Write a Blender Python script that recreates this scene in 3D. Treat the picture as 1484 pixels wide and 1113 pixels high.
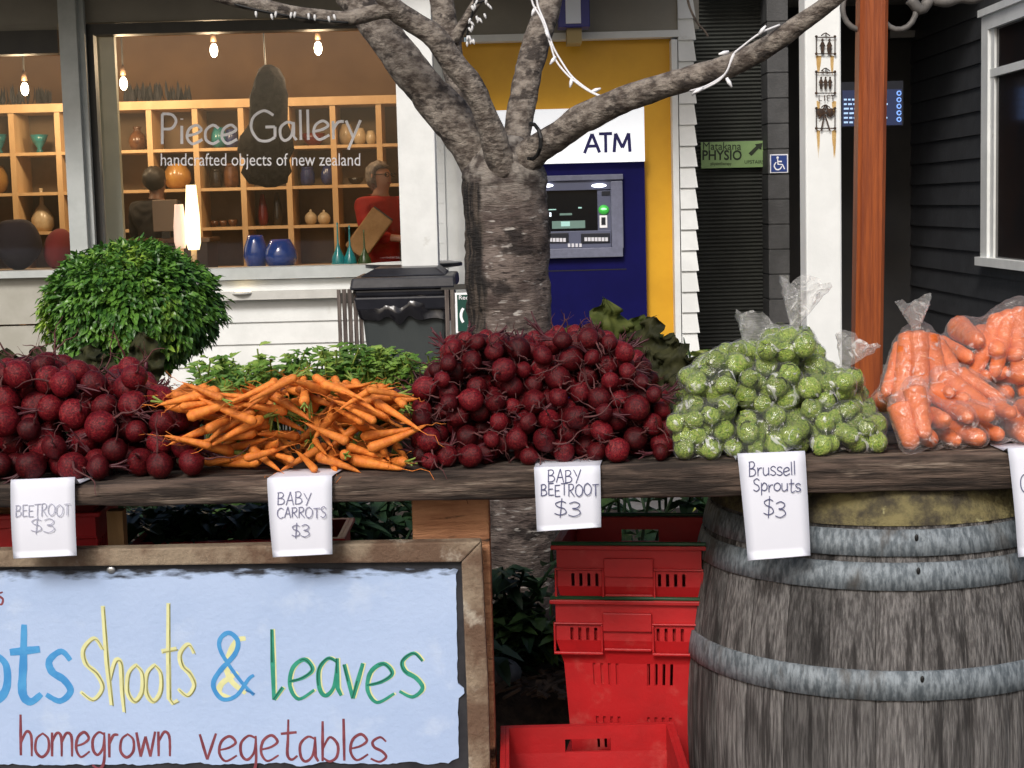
import bpy, bmesh, math, random
from mathutils import Vector, Matrix, noise, kdtree
R = math.radians
for o in list(bpy.data.objects): bpy.data.objects.remove(o, do_unlink=True)
S = bpy.context.scene; COL = S.collection

# ------------------------------------------------------------------ camera
PW, PH, F = 1484.0, 1113.0, 2400.0
CAM = Vector((0, 0, 1.43))
M3 = Matrix.Rotation(R(90 - 6.1), 3, 'X') @ Matrix.Rotation(R(-1.45), 3, 'Z')
cd = bpy.data.cameras.new('camera'); cam = bpy.data.objects.new('camera', cd); COL.objects.link(cam)
cam.matrix_world = Matrix.Translation(CAM) @ M3.to_4x4()
cd.sensor_width = 36; cd.lens = F / PW * 36; cd.clip_start = .05; cd.clip_end = 500
S.camera = cam
# ------------------------------------------------------------------ light
SUN_EL, SUN_ROT = 40, 198
w = bpy.data.worlds.new('World'); S.world = w; w.use_nodes = True
nt = w.node_tree; bg = nt.nodes['Background']
sky = nt.nodes.new('ShaderNodeTexSky'); sky.sky_type = 'NISHITA'; sky.sun_disc = False
sky.sun_elevation = R(SUN_EL); sky.sun_rotation = R(SUN_ROT); sky.dust_density = 5; sky.ozone_density = .8; sky.air_density = 1.0
nt.links.new(sky.outputs[0], bg.inputs[0]); bg.inputs[1].default_value = .12
sd = bpy.data.lights.new('sun', 'SUN'); sd.energy = 2.5; sd.angle = R(16); sd.color = (1, .985, .97)
sun = bpy.data.objects.new('sun', sd); COL.objects.link(sun)
# nishita azimuth: rotation 0 looks to +Y, growing clockwise seen from above
az = R(SUN_ROT); sdir = Vector((math.sin(az) * math.cos(R(SUN_EL)), math.cos(az) * math.cos(R(SUN_EL)), math.sin(R(SUN_EL))))
sun.rotation_euler = sdir.to_track_quat('Z', 'Y').to_euler()
S.view_settings.view_transform = 'Standard'; S.view_settings.look = 'None'
S.view_settings.exposure = -0.14; S.view_settings.gamma = 1
S.render.engine = 'CYCLES'
c = S.cycles; c.max_bounces = 7; c.diffuse_bounces = 3; c.glossy_bounces = 3; c.transmission_bounces = 4; c.transparent_max_bounces = 20
c.use_denoising = True; c.caustics_reflective = False; c.caustics_refractive = False; c.sample_clamp_indirect = 4

# ------------------------------------------------------------------ helpers
def ray(px, py): return M3 @ Vector(((px - PW / 2) / F, (PH / 2 - py) / F, -1))
def at(px, py, Y):
    d = ray(px, py); return CAM + d * (Y / d.y)
def atz(px, py, z):
    d = ray(px, py); return CAM + d * ((z - CAM.z) / d.z)
MI = M3.transposed()
def proj(p):
    q = MI @ (Vector(p) - CAM); return (PW / 2 - q.x / q.z * F, PH / 2 + q.y / q.z * F)
def srgb(r, g, b):
    f = lambda v: (v / 255 / 12.92) if v <= 10 else ((v / 255 + .055) / 1.055) ** 2.4
    return (f(r), f(g), f(b), 1)

def finish(o, label=None, cat=None, group=None, kind=None):
    if label: o['label'] = label
    if cat: o['category'] = cat
    if group: o['group'] = group
    if kind: o['kind'] = kind
    return o
def thing(name, label, cat, loc=(0, 0, 0), group=None):
    o = bpy.data.objects.new(name, None); COL.objects.link(o); o.location = loc; o.empty_display_size = .05
    return finish(o, label, cat, group)
def wloc(o):
    p = Vector(o.location)
    while o.parent: o = o.parent; p += Vector(o.location)
    return p

class MB:
    def __init__(s): s.v = []; s.f = []
    def add(s, vs, fs):
        n = len(s.v); s.v += [Vector(v) for v in vs]; s.f += [tuple(i + n for i in f) for f in fs]; return s
    def box(s, a, b, M=None, taper=None):
        (x0, y0, z0), (x1, y1, z1) = a, b
        vs = [Vector(p) for p in ((x0, y0, z0), (x1, y0, z0), (x1, y1, z0), (x0, y1, z0), (x0, y0, z1), (x1, y0, z1), (x1, y1, z1), (x0, y1, z1))]
        if M: vs = [M @ v for v in vs]
        return s.add(vs, [(0, 3, 2, 1), (4, 5, 6, 7), (0, 1, 5, 4), (1, 2, 6, 5), (2, 3, 7, 6), (3, 0, 4, 7)])
    def pbox(s, x0, y0, x1, y1, Y, d):
        """box whose front face fills the photo rectangle at depth Y, d thick to the back"""
        xm, ym = (x0 + x1) / 2, (y0 + y1) / 2
        return s.box((at(x0, ym, Y).x, Y, at(xm, y1, Y).z), (at(x1, ym, Y).x, Y + d, at(xm, y0, Y).z))
    def tube(s, pts, rad, seg=8, flat=None, caps=True, jit=0):
        pts = [Vector(p) for p in pts]; n = len(pts)
        if not isinstance(rad, (list, tuple)): rad = [rad] * n
        base = len(s.v); up = None
        for i, p in enumerate(pts):
            t = (pts[min(i + 1, n - 1)] - pts[max(i - 1, 0)]).normalized()
            if t.length == 0: t = Vector((0, 0, 1))
            if up is None:
                up = Vector((0, 0, 1)) if abs(t.z) < .9 else Vector((1, 0, 0))
                if flat is not None: up = Vector(flat)
            if flat is not None: a = Vector(flat).normalized(); b = t.cross(a).normalized()
            else:
                a = (up - t * up.dot(t)).normalized(); b = t.cross(a); up = a
            for k in range(seg):
                th = 2 * math.pi * k / seg; r = rad[i]
                if jit: r *= 1 + jit * (random.random() - .5)
                kk = .035 if flat is not None else 1
                s.v.append(p + a * (math.cos(th) * r * kk) + b * (math.sin(th) * r))
        for i in range(n - 1):
            for k in range(seg):
                a, b = base + i * seg + k, base + i * seg + (k + 1) % seg
                s.f.append((a, b, b + seg, a + seg))
        if caps:
            s.f.append(tuple(base + k for k in reversed(range(seg)))); s.f.append(tuple(base + (n - 1) * seg + k for k in range(seg)))
        return s
    def lathe(s, prof, c=(0, 0, 0), seg=24, caps=True):
        c = Vector(c); base = len(s.v); n = len(prof)
        for r, z in prof:
            for k in range(seg):
                th = 2 * math.pi * k / seg; s.v.append(c + Vector((r * math.cos(th), r * math.sin(th), z)))
        for i in range(n - 1):
            for k in range(seg):
                a, b = base + i * seg + k, base + i * seg + (k + 1) % seg
                s.f.append((a, b, b + seg, a + seg))
        if caps:
            if prof[0][0] > 1e-4: s.f.append(tuple(base + k for k in reversed(range(seg))))
            if prof[-1][0] > 1e-4: s.f.append(tuple(base + (n - 1) * seg + k for k in range(seg)))
        return s
    def ell(s, c, r, seg=16, rings=10, M=None):
        c = Vector(c); r = Vector(r) if not isinstance(r, (int, float)) else Vector((r, r, r)); base = len(s.v)
        for i in range(rings + 1):
            ph = math.pi * (i / rings * .98 + .01)
            for k in range(seg):
                th = 2 * math.pi * k / seg
                v = Vector((r.x * math.sin(ph) * math.cos(th), r.y * math.sin(ph) * math.sin(th), -r.z * math.cos(ph)))
                s.v.append(c + (M @ v if M else v))
        for i in range(rings):
            for k in range(seg):
                a, b = base + i * seg + k, base + i * seg + (k + 1) % seg
                s.f.append((a, b, b + seg, a + seg))
        s.f.append(tuple(base + k for k in reversed(range(seg)))); s.f.append(tuple(base + rings * seg + k for k in range(seg)))
        return s
    def holey(s, w, h, t, holes, M):
        """upright panel w x h x t with rectangular holes; local x 0..w, y 0..t, z 0..h"""
        xs = sorted({0, w} | {x for a in holes for x in (a[0], a[2])}); zs = sorted({0, h} | {z for a in holes for z in (a[1], a[3])})
        def solid(i, j):
            if i < 0 or j < 0 or i >= len(xs) - 1 or j >= len(zs) - 1: return False
            cx, cz = (xs[i] + xs[i + 1]) / 2, (zs[j] + zs[j + 1]) / 2
            return not any(a[0] < cx < a[2] and a[1] < cz < a[3] for a in holes)
        q = lambda *p: s.add([M @ Vector(v) for v in p], [(0, 1, 2, 3)])
        for i in range(len(xs) - 1):
            for j in range(len(zs) - 1):
                if not solid(i, j): continue
                a, b, u, v = xs[i], xs[i + 1], zs[j], zs[j + 1]
                q((a, 0, u), (b, 0, u), (b, 0, v), (a, 0, v)); q((b, t, u), (a, t, u), (a, t, v), (b, t, v))
                if not solid(i - 1, j): q((a, t, u), (a, 0, u), (a, 0, v), (a, t, v))
                if not solid(i + 1, j): q((b, 0, u), (b, t, u), (b, t, v), (b, 0, v))
                if not solid(i, j - 1): q((a, t, u), (b, t, u), (b, 0, u), (a, 0, u))
                if not solid(i, j + 1): q((a, 0, v), (b, 0, v), (b, t, v), (a, t, v))
        return s
    def leaf(s, p, d, nrm, L, W, bend=.3, cup=.25, tip=.5):
        """a pointed leaf: 6 triangles/quads folded along its midrib"""
        p = Vector(p); d = Vector(d).normalized(); nrm = Vector(nrm); nrm = (nrm - d * nrm.dot(d))
        nrm = nrm.normalized() if nrm.length > 1e-5 else d.orthogonal().normalized(); sd_ = d.cross(nrm)
        b1 = -nrm * (bend * L * .25); b2 = -nrm * (bend * L)
        m0 = p + d * (L * .42) + b1
        vs = [p, m0 + sd_ * W * .5 + nrm * W * cup, m0, m0 - sd_ * W * .5 + nrm * W * cup, p + d * (L * .78) + sd_ * W * .28 * tip * 2 + b2 * .55, p + d * (L * .78) - sd_ * W * .28 * tip * 2 + b2 * .55, p + d * L + b2]
        return s.add(vs, [(0, 2, 1), (0, 3, 2), (1, 2, 4), (2, 3, 5), (2, 5, 6, 4)])
    def build(s, name, m, parent=None, smooth=False, label=None, cat=None, group=None, kind=None, origin=None, bevel=0):
        me = bpy.data.meshes.new(name)
        if parent is not None: o0 = wloc(parent)
        elif origin is not None: o0 = Vector(origin)
        else:
            o0 = Vector((sum(v.x for v in s.v) / len(s.v), sum(v.y for v in s.v) / len(s.v), min(v.z for v in s.v)))
        me.from_pydata([v - o0 for v in s.v], [], s.f); me.update()
        if smooth: me.polygons.foreach_set('use_smooth', [True] * len(me.polygons))
        for mm in (m if isinstance(m, (list, tuple)) else [m]): me.materials.append(mm)
        o = bpy.data.objects.new(name, me); COL.objects.link(o)
        if parent is not None: o.parent = parent
        else: o.location = o0
        if bevel:
            bv = o.modifiers.new('bevel', 'BEVEL'); bv.width = bevel; bv.segments = 2; bv.limit_method = 'ANGLE'; bv.angle_limit = R(40)
        return finish(o, label, cat, group, kind)
def mesh_data(mb, name, m, smooth=True):
    me = bpy.data.meshes.new(name); me.from_pydata(mb.v, [], mb.f); me.update()
    if smooth: me.polygons.foreach_set('use_smooth', [True] * len(me.polygons))
    me.materials.append(m); return me
def obj_of(name, me, parent=None, mat=None):
    o = bpy.data.objects.new(name, me); COL.objects.link(o)
    if parent: o.parent = parent
    if mat is not None: o.matrix_local = mat
    return o
def apply_mods(o):
    dg = bpy.context.evaluated_depsgraph_get(); me = bpy.data.meshes.new_from_object(o.evaluated_get(dg))
    o.modifiers.clear(); o.data = me
    return o
def spline(pts, n=6):
    """Catmull-Rom through pts (any dimension)"""
    P = [tuple(p) for p in pts]
    if len(P) < 3: return [Vector(p) if len(p) == 3 else p for p in P]
    out = []
    for i in range(len(P) - 1):
        p0, p1, p2, p3 = P[max(i - 1, 0)], P[i], P[i + 1], P[min(i + 2, len(P) - 1)]
        for k in range(n):
            t = k / n; out.append(tuple(.5 * (2 * b + (c_ - a) * t + (2 * a - 5 * b + 4 * c_ - d) * t * t + (3 * b - a - 3 * c_ + d) * t ** 3) for a, b, c_, d in zip(p0, p1, p2, p3)))
    out.append(P[-1]); return out

# ------------------------------------------------------------------ materials
def mat(name, c1, c2=None, rough=.6, scale=8, detail=6, stretch=(1, 1, 1), bump=0, bscale=None, metal=0, spec=.4, rnd=0, lo=.35, hi=.65, c3=None, sc3=3, lo3=.55, hi3=.7, emit=0, coord='Object', sss=0, bstretch=None, rvar=0):
    m = bpy.data.materials.new(name); m.use_nodes = True; t = m.node_tree; N, L = t.nodes, t.links
    b = N['Principled BSDF']; b.inputs['Roughness'].default_value = rough; b.inputs['Metallic'].default_value = metal
    b.inputs['Specular IOR Level'].default_value = spec
    c1 = tuple(c1)[:3] + (1,)
    tc = N.new('ShaderNodeTexCoord'); co = tc.outputs[coord]
    if rnd or rvar:
        oi = N.new('ShaderNodeObjectInfo')
        ad = N.new('ShaderNodeVectorMath'); ad.operation = 'MULTIPLY_ADD'; ad.inputs[1].default_value = (1, 1, 1)
        cb = N.new('ShaderNodeVectorMath'); cb.operation = 'SCALE'; cb.inputs[0].default_value = (13.1, 7.7, 29.3); L.new(oi.outputs['Random'], cb.inputs['Scale'])
        L.new(co, ad.inputs[0]); L.new(cb.outputs[0], ad.inputs[2]); co = ad.outputs[0]
    mp = N.new('ShaderNodeMapping'); mp.inputs['Scale'].default_value = stretch; L.new(co, mp.inputs[0])
    def ns(sc, det, vec):
        n = N.new('ShaderNodeTexNoise'); n.inputs['Scale'].default_value = sc; n.inputs['Detail'].default_value = det; n.inputs['Roughness'].default_value = .62; L.new(vec, n.inputs['Vector']); return n
    def mix(fac, a, b_):
        x = N.new('ShaderNodeMix'); x.data_type = 'RGBA'; x.clamp_factor = True
        L.new(fac, x.inputs[0])
        for v, i in ((a, 6), (b_, 7)):
            if isinstance(v, tuple): x.inputs[i].default_value = v
            else: L.new(v, x.inputs[i])
        return x.outputs[2]
    def rng(v, lo_, hi_):
        r = N.new('ShaderNodeMapRange'); r.inputs[1].default_value = lo_; r.inputs[2].default_value = hi_; r.interpolation_type = 'SMOOTHSTEP'; L.new(v, r.inputs[0]); return r.outputs[0]
    col = c1
    if c2 is not None:
        col = mix(rng(ns(scale, detail, mp.outputs[0]).outputs[0], lo, hi), c1, tuple(c2)[:3] + (1,))
    if c3 is not None:
        col = mix(rng(ns(sc3, 5, mp.outputs[0]).outputs[0], lo3, hi3), col, tuple(c3)[:3] + (1,))
    if rnd:
        hs = N.new('ShaderNodeHueSaturation'); r = N.new('ShaderNodeMapRange'); r.inputs[3].default_value = 1 - rnd; r.inputs[4].default_value = 1 + rnd; L.new(oi.outputs['Random'], r.inputs[0]); L.new(r.outputs[0], hs.inputs['Value'])
        if isinstance(col, tuple): hs.inputs['Color'].default_value = col
        else: L.new(col, hs.inputs['Color'])
        col = hs.outputs[0]
    if isinstance(col, tuple): b.inputs['Base Color'].default_value = col
    else: L.new(col, b.inputs['Base Color'])
    if emit:
        if isinstance(col, tuple): b.inputs['Emission Color'].default_value = col
        else: L.new(col, b.inputs['Emission Color'])
        b.inputs['Emission Strength'].default_value = emit
    if bump:
        mp2 = mp
        if bstretch: mp2 = N.new('ShaderNodeMapping'); mp2.inputs['Scale'].default_value = bstretch; L.new(co, mp2.inputs[0])
        bn = N.new('ShaderNodeBump'); bn.inputs['Strength'].default_value = min(1, bump); bn.inputs['Distance'].default_value = .01 * max(1, bump)
        L.new(ns(bscale or scale * 2, 7, mp2.outputs[0]).outputs[0], bn.inputs['Height']); L.new(bn.outputs[0], b.inputs['Normal'])
    if sss:
        b.inputs['Subsurface Weight'].default_value = sss; b.inputs['Subsurface Radius'].default_value = (.01, .005, .003)
    m['n'] = 1
    return m
def leafmat(name, c1, c2, c3=None, rough=.45, scale=14, spec=.5):
    m = mat(name, c1, c2, rough=rough, scale=scale, detail=2, c3=c3, sc3=5, spec=spec)
    t = m.node_tree; N, L = t.nodes, t.links; b = N['Principled BSDF']; out = N['Material Output']
    tr = N.new('ShaderNodeBsdfTranslucent'); mx = N.new('ShaderNodeMixShader'); mx.inputs[0].default_value = .22
    L.new(b.inputs['Base Color'].links[0].from_socket, tr.inputs[0]); L.new(b.outputs[0], mx.inputs[1]); L.new(tr.outputs[0], mx.inputs[2]); L.new(mx.outputs[0], out.inputs[0])
    return m
def glassmat(name, tint=(1, 1, 1, 1), refl=.06, facing=.6, rough=.02):
    m = bpy.data.materials.new(name); m.use_nodes = True; t = m.node_tree; N, L = t.nodes, t.links; N.remove(N['Principled BSDF'])
    tr = N.new('ShaderNodeBsdfTransparent'); tr.inputs[0].default_value = tint
    gl = N.new('ShaderNodeBsdfGlossy'); gl.inputs['Roughness'].default_value = rough
    fr = N.new('ShaderNodeFresnel'); fr.inputs[0].default_value = 1.45
    mx = N.new('ShaderNodeMixShader'); L.new(fr.outputs[0], mx.inputs[0]); L.new(tr.outputs[0], mx.inputs[1]); L.new(gl.outputs[0], mx.inputs[2]); L.new(mx.outputs[0], N['Material Output'].inputs[0])
    return m
def filmmat(name, tint=(.9, .9, .9, 1), haze=.05, crease=.5, lo=.58, hi=.66):
    """thin crumpled polythene: mostly clear, milky where seen edge-on or creased, with soft highlights"""
    m = bpy.data.materials.new(name); m.use_nodes = True; t = m.node_tree; N, L = t.nodes, t.links
    b = N['Principled BSDF']; b.inputs['Base Color'].default_value = tint; b.inputs['Roughness'].default_value = .22; b.inputs['Specular IOR Level'].default_value = .7
    tc = N.new('ShaderNodeTexCoord'); n = N.new('ShaderNodeTexNoise'); n.inputs['Scale'].default_value = 34; n.inputs['Detail'].default_value = 5; n.inputs['Distortion'].default_value = 1.4; L.new(tc.outputs['Object'], n.inputs[0])
    bn = N.new('ShaderNodeBump'); bn.inputs['Strength'].default_value = .8; bn.inputs['Distance'].default_value = .012; L.new(n.outputs[0], bn.inputs['Height']); L.new(bn.outputs[0], b.inputs['Normal'])
    lw = N.new('ShaderNodeLayerWeight'); lw.inputs[0].default_value = .3; L.new(bn.outputs[0], lw.inputs['Normal'])
    gl = N.new('ShaderNodeBsdfGlossy'); gl.inputs['Roughness'].default_value = .12; L.new(bn.outputs[0], gl.inputs['Normal'])
    p = N.new('ShaderNodeMath'); p.operation = 'POWER'; p.inputs[1].default_value = 1.6; L.new(lw.outputs['Facing'], p.inputs[0])
    mr = N.new('ShaderNodeMapRange'); mr.inputs[1].default_value = lo; mr.inputs[2].default_value = hi; mr.inputs[3].default_value = 0; mr.inputs[4].default_value = crease; L.new(n.outputs[0], mr.inputs[0])
    ma = N.new('ShaderNodeMath'); ma.operation = 'MULTIPLY_ADD'; ma.inputs[1].default_value = .22; ma.inputs[2].default_value = haze; L.new(p.outputs[0], ma.inputs[0])
    ad = N.new('ShaderNodeMath'); ad.use_clamp = True; L.new(ma.outputs[0], ad.inputs[0]); L.new(mr.outputs[0], ad.inputs[1])
    tr = N.new('ShaderNodeBsdfTransparent')
    mx = N.new('ShaderNodeMixShader'); L.new(ad.outputs[0], mx.inputs[0]); L.new(tr.outputs[0], mx.inputs[1]); L.new(b.outputs[0], mx.inputs[2])
    m2 = N.new('ShaderNodeMixShader'); m2.inputs[0].default_value = .045; L.new(mx.outputs[0], m2.inputs[1]); L.new(gl.outputs[0], m2.inputs[2])
    L.new(m2.outputs[0], N['Material Output'].inputs[0]); return m
def emitmat(name, col, strength):
    m = bpy.data.materials.new(name); m.use_nodes = True; b = m.node_tree.nodes['Principled BSDF']
    b.inputs['Base Color'].default_value = col; b.inputs['Emission Color'].default_value = col; b.inputs['Emission Strength'].default_value = strength; return m

# ------------------------------------------------------------------ hand lettering: one stroke per pen movement
_S, _L = 1, 0
GL = {
'o': (.5, [(1, [(.27, .6), (.08, .46), (.05, .16), (.24, 0), (.44, .16), (.44, .46), (.25, .61)])]),
't': (.42, [(1, [(.2, 1), (.19, .5), (.18, .12), (.28, 0), (.42, .1)]), (0, [(.02, .64), (.4, .68)])]),
's': (.44, [(1, [(.4, .5), (.26, .61), (.08, .5), (.12, .36), (.3, .26), (.4, .12), (.24, 0), (.03, .08)])]),
'h': (.5, [(0, [(.08, 1), (.09, 0)]), (1, [(.09, .3), (.26, .58), (.41, .48), (.43, -.02)])]),
'l': (.2, [(0, [(.08, 1), (.1, 0)])]),
'L': (.36, [(0, [(.06, 1), (.07, .5), (.07, 0)]), (0, [(.07, 0), (.33, .16)])]),
'e': (.5, [(1, [(.05, .27), (.28, .33), (.44, .46), (.3, .61), (.1, .48), (.05, .2), (.2, 0), (.47, .14)])]),
'a': (.52, [(1, [(.42, .54), (.25, .6), (.07, .42), (.08, .12), (.2, 0), (.36, .15), (.42, .54)]), (0, [(.42, .6), (.43, .12), (.5, 0)])]),
'v': (.46, [(0, [(.04, .6), (.22, 0)]), (0, [(.22, 0), (.43, .62)])]),
'&': (.62, [(1, [(.62, .06), (.4, .3), (.14, .7), (.12, .9), (.25, 1), (.38, .88), (.34, .68), (.1, .4), (.02, .2), (.15, 0), (.36, .05), (.54, .3), (.62, .36)])]),
'm': (.76, [(0, [(.06, .6), (.06, 0)]), (1, [(.06, .35), (.2, .58), (.34, .5), (.36, 0)]), (1, [(.36, .35), (.5, .58), (.66, .5), (.68, 0)])]),
'n': (.5, [(0, [(.06, .6), (.07, 0)]), (1, [(.07, .35), (.24, .59), (.4, .48), (.42, 0)])]),
'g': (.5, [(1, [(.42, .54), (.25, .6), (.07, .42), (.08, .14), (.22, .02), (.38, .2), (.42, .52)]), (1, [(.42, .6), (.42, -.1), (.28, -.34), (.05, -.24)])]),
'r': (.38, [(0, [(.07, .6), (.08, 0)]), (1, [(.08, .32), (.2, .55), (.36, .57)])]),
'w': (.66, [(0, [(.04, .6), (.17, 0)]), (0, [(.17, 0), (.32, .5)]), (0, [(.32, .5), (.47, 0)]), (0, [(.47, 0), (.62, .62)])]),
'b': (.5, [(0, [(.08, 1), (.08, 0)]), (1, [(.08, .3), (.25, .6), (.44, .42), (.42, .12), (.25, 0), (.08, .1)])]),
'p': (.5, [(0, [(.08, .6), (.08, -.36)]), (1, [(.08, .3), (.25, .6), (.44, .42), (.42, .12), (.25, 0), (.08, .1)])]),
'c': (.46, [(1, [(.42, .5), (.26, .61), (.07, .44), (.07, .14), (.25, 0), (.43, .1)])]),
'i': (.2, [(0, [(.1, .6), (.1, 0)]), (0, [(.1, .8), (.1, .84)])]),
'y': (.46, [(0, [(.04, .6), (.23, .05)]), (0, [(.43, .6), (.1, -.36)])]),
'u': (.5, [(1, [(.07, .6), (.07, .15), (.22, 0), (.4, .15)]), (0, [(.42, .6), (.43, 0)])]),
'B': (.56, [(0, [(.08, 1), (.07, 0)]), (1, [(.02, .96), (.3, 1), (.42, .8), (.3, .58), (.09, .52)]), (1, [(.09, .52), (.38, .48), (.48, .24), (.34, .04), (.03, 0)])]),
'E': (.5, [(0, [(.08, 1), (.08, 0)]), (0, [(.06, .98), (.46, 1)]), (0, [(.08, .5), (.4, .53)]), (0, [(.07, 0), (.47, .02)])]),
'T': (.56, [(0, [(.28, 1), (.27, 0)]), (0, [(.02, .97), (.55, 1.02)])]),
'R': (.54, [(0, [(.08, 1), (.07, 0)]), (1, [(.02, .96), (.32, 1), (.44, .78), (.3, .55), (.09, .5)]), (0, [(.16, .5), (.5, 0)])]),
'O': (.66, [(1, [(.34, 1), (.1, .8), (.06, .3), (.28, 0), (.54, .2), (.58, .7), (.32, 1)])]),
'A': (.58, [(0, [(.3, 1), (.04, 0)]), (0, [(.3, 1), (.52, 0)]), (0, [(.13, .36), (.46, .38)])]),
'Y': (.54, [(0, [(.04, 1), (.26, .5)]), (0, [(.52, 1.03), (.2, -.03)])]),
'C': (.58, [(1, [(.52, .86), (.32, 1), (.09, .75), (.08, .28), (.3, 0), (.54, .14)])]),
'S': (.5, [(1, [(.44, .84), (.28, 1), (.08, .84), (.14, .6), (.36, .44), (.42, .18), (.24, 0), (.04, .12)])]),
'G': (.78, [(1, [(.66, .84), (.4, 1), (.12, .8), (.06, .42), (.24, .06), (.5, 0), (.7, .12)]), (0, [(.7, .12), (.7, .46)]), (0, [(.7, .46), (.44, .46)])]),
'P': (.52, [(0, [(.08, 1), (.08, 0)]), (1, [(.08, 1), (.34, .97), (.46, .76), (.34, .52), (.08, .5)])]),
'$': (.48, [(1, [(.42, .84), (.26, .94), (.07, .8), (.14, .6), (.36, .46), (.42, .2), (.22, .06), (.03, .16)]), (0, [(.28, 1.12), (.22, -.12)])]),
'3': (.46, [(1, [(.05, .88), (.24, 1), (.4, .84), (.32, .6), (.16, .54), (.36, .46), (.42, .2), (.22, 0), (.02, .1)])]),
'.': (.2, [(0, [(.1, .02), (.1, .05)])]), '-': (.4, [(0, [(.05, .45), (.35, .45)])]),
"'": (.16, [(0, [(.1, 1), (.06, .8)])]), ' ': (.32, []),
}
def lay(text, x0, x1, yb, h, slope=0, wob=0, seed=1):
    """strokes of text as polylines in photo pixels between x0 and x1 on baseline yb"""
    rg = random.Random(seed); W = sum(GL[ch][0] for ch in text); k = (x1 - x0) / W; out = []; x = 0
    for ch in text:
        wd, st = GL[ch]; dy = wob * (rg.random() - .5) * h; sc = 1 + wob * (rg.random() - .5)
        for sm, pts in st:
            pts = spline(pts, 6) if sm else [((a[0] * (1 - t) + b[0] * t), (a[1] * (1 - t) + b[1] * t)) for a, b in zip(pts, pts[1:]) for t in (0, .5)] + [pts[-1]]
            out.append([(x0 + (x + p[0]) * k, yb - p[1] * h * sc + dy + slope * (x + p[0]) * k) for p in pts])
        x += wd
    return out
def write(mb, strokes, Y, wpx, dz=.0, taper=.75, prj=None, nrm=(0, -1, 0), seg=6, seed=3):
    rg = random.Random(seed)
    for i, st in enumerate(strokes):
        pts = [(prj or (lambda x, y: at(x, y, Y)))(*p) for p in st]
        pts = [p + Vector(nrm) * (i % 7) * .00006 for p in pts]
        n = len(pts); r = [wpx / F * Y * .5 * (taper + (1 - taper) * math.sin(math.pi * (j + .5) / n)) * (1 + .12 * (rg.random() - .5)) for j in range(n)]
        mb.tube(pts, r, seg, flat=nrm)
    return mb
def font_text(name, txt, m, parent, x0, x1, yb, Y, hpx=None, bold=0, align_y=-.0, ext=.0008):
    """sans lettering as a flat mesh fitted between photo columns x0..x1 on baseline yb at depth Y"""
    cu = bpy.data.curves.new(name, 'FONT'); cu.body = txt; cu.offset = bold; cu.extrude = ext; cu.resolution_u = 3
    tmp = bpy.data.objects.new('tmp', cu); COL.objects.link(tmp)
    dg = bpy.context.evaluated_depsgraph_get(); me = bpy.data.meshes.new_from_object(tmp.evaluated_get(dg)); bpy.data.objects.remove(tmp, do_unlink=True)
    xs = [v.co.x for v in me.vertices]; ys = [v.co.y for v in me.vertices]; k = (x1 - x0) / (max(xs) - min(xs)); a = min(xs)
    ky = k if not hpx else hpx / max(ys)
    o0 = wloc(parent)
    for v in me.vertices:
        zz = v.co.z
        p = at(x0 + (v.co.x - a) * k, yb - v.co.y * ky, Y); v.co = p - o0 + Vector((0, -zz, 0))
    me.materials.clear(); me.materials.append(m); me.update()
    o = bpy.data.objects.new(name, me); COL.objects.link(o); o.parent = parent; return o
# ================================================================== MATERIALS
WHITE = mat('white paint', (.78, .80, .79), (.68, .70, .69), rough=.5, scale=3, bump=.15, bscale=40, c3=(.5, .5, .46), sc3=7, lo3=.62, hi3=.8)
CREAM = mat('old cream paint', (.6, .6, .57), (.5, .5, .47), rough=.55, scale=4, bump=.1, bscale=60)
WALLGREY = mat('olive grey paint', (.30, .28, .235), (.25, .235, .2), rough=.6, scale=2)
DARKFRAME = mat('dark frame paint', (.045, .042, .036), (.035, .033, .03), rough=.5, scale=5)
YELLOW = mat('yellow panel paint', (.68, .36, .018), (.62, .32, .015), rough=.45, scale=3)
NAVY = mat('navy enamel', (.004, .004, .075), (.003, .003, .06), rough=.5, scale=3, spec=.12)
NAVYINK = mat('navy lettering', (.012, .01, .12), rough=.5)
PLASGREY = mat('grey machine plastic', (.17, .18, .25), (.14, .15, .21), rough=.4, scale=30)
PLASDARK = mat('dark machine plastic', (.02, .022, .03), rough=.3)
BLACK = mat('black paint', (.008, .008, .008), rough=.5)
BLACKPL = mat('black bin plastic', (.012, .013, .018), (.02, .021, .028), rough=.32, scale=6, bump=.1, bscale=30)
BINGREY = mat('charcoal bin plastic', (.035, .043, .044), (.042, .05, .05), rough=.5, scale=5, bump=.1, bscale=120)
SHUTTER = mat('dark shutter paint', (.046, .049, .043), (.036, .038, .034), rough=.5, scale=4)
DKBOARD = mat('charcoal board paint', (.040, .042, .046), (.030, .031, .034), rough=.55, scale=6, bump=.2, bscale=30)
DKBLOCK = mat('grey block paint', (.08, .08, .08), (.06, .06, .06), rough=.7, scale=8, bump=.4, bscale=60)
ALU = mat('aluminium', (.42, .43, .44), rough=.35, metal=.9)
GREYPAINT = mat('pale grey sill paint', (.5, .53, .52), (.42, .45, .44), rough=.5, scale=5)
LIGHTWOOD = mat('honey coloured plywood', (.66, .46, .25), (.56, .37, .19), rough=.5, scale=6, stretch=(1, 1, .3))
WARMWALL = mat('brown plaster', (.30, .165, .065), (.23, .12, .045), rough=.8, scale=2)
DKFLOOR = mat('dark floorboards', (.10, .06, .035), rough=.5)
PAVE = mat('paving', (.16, .155, .15), (.11, .105, .10), rough=.85, scale=5, bump=.3, bscale=60)
SOIL = mat('bark mulch', (.05, .034, .024), (.022, .016, .012), rough=.9, scale=40, bump=1, bscale=70)
GLASS = glassmat('window glass')
LETTERWHITE = mat('white vinyl lettering', (.92, .92, .95), rough=.5)
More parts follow.
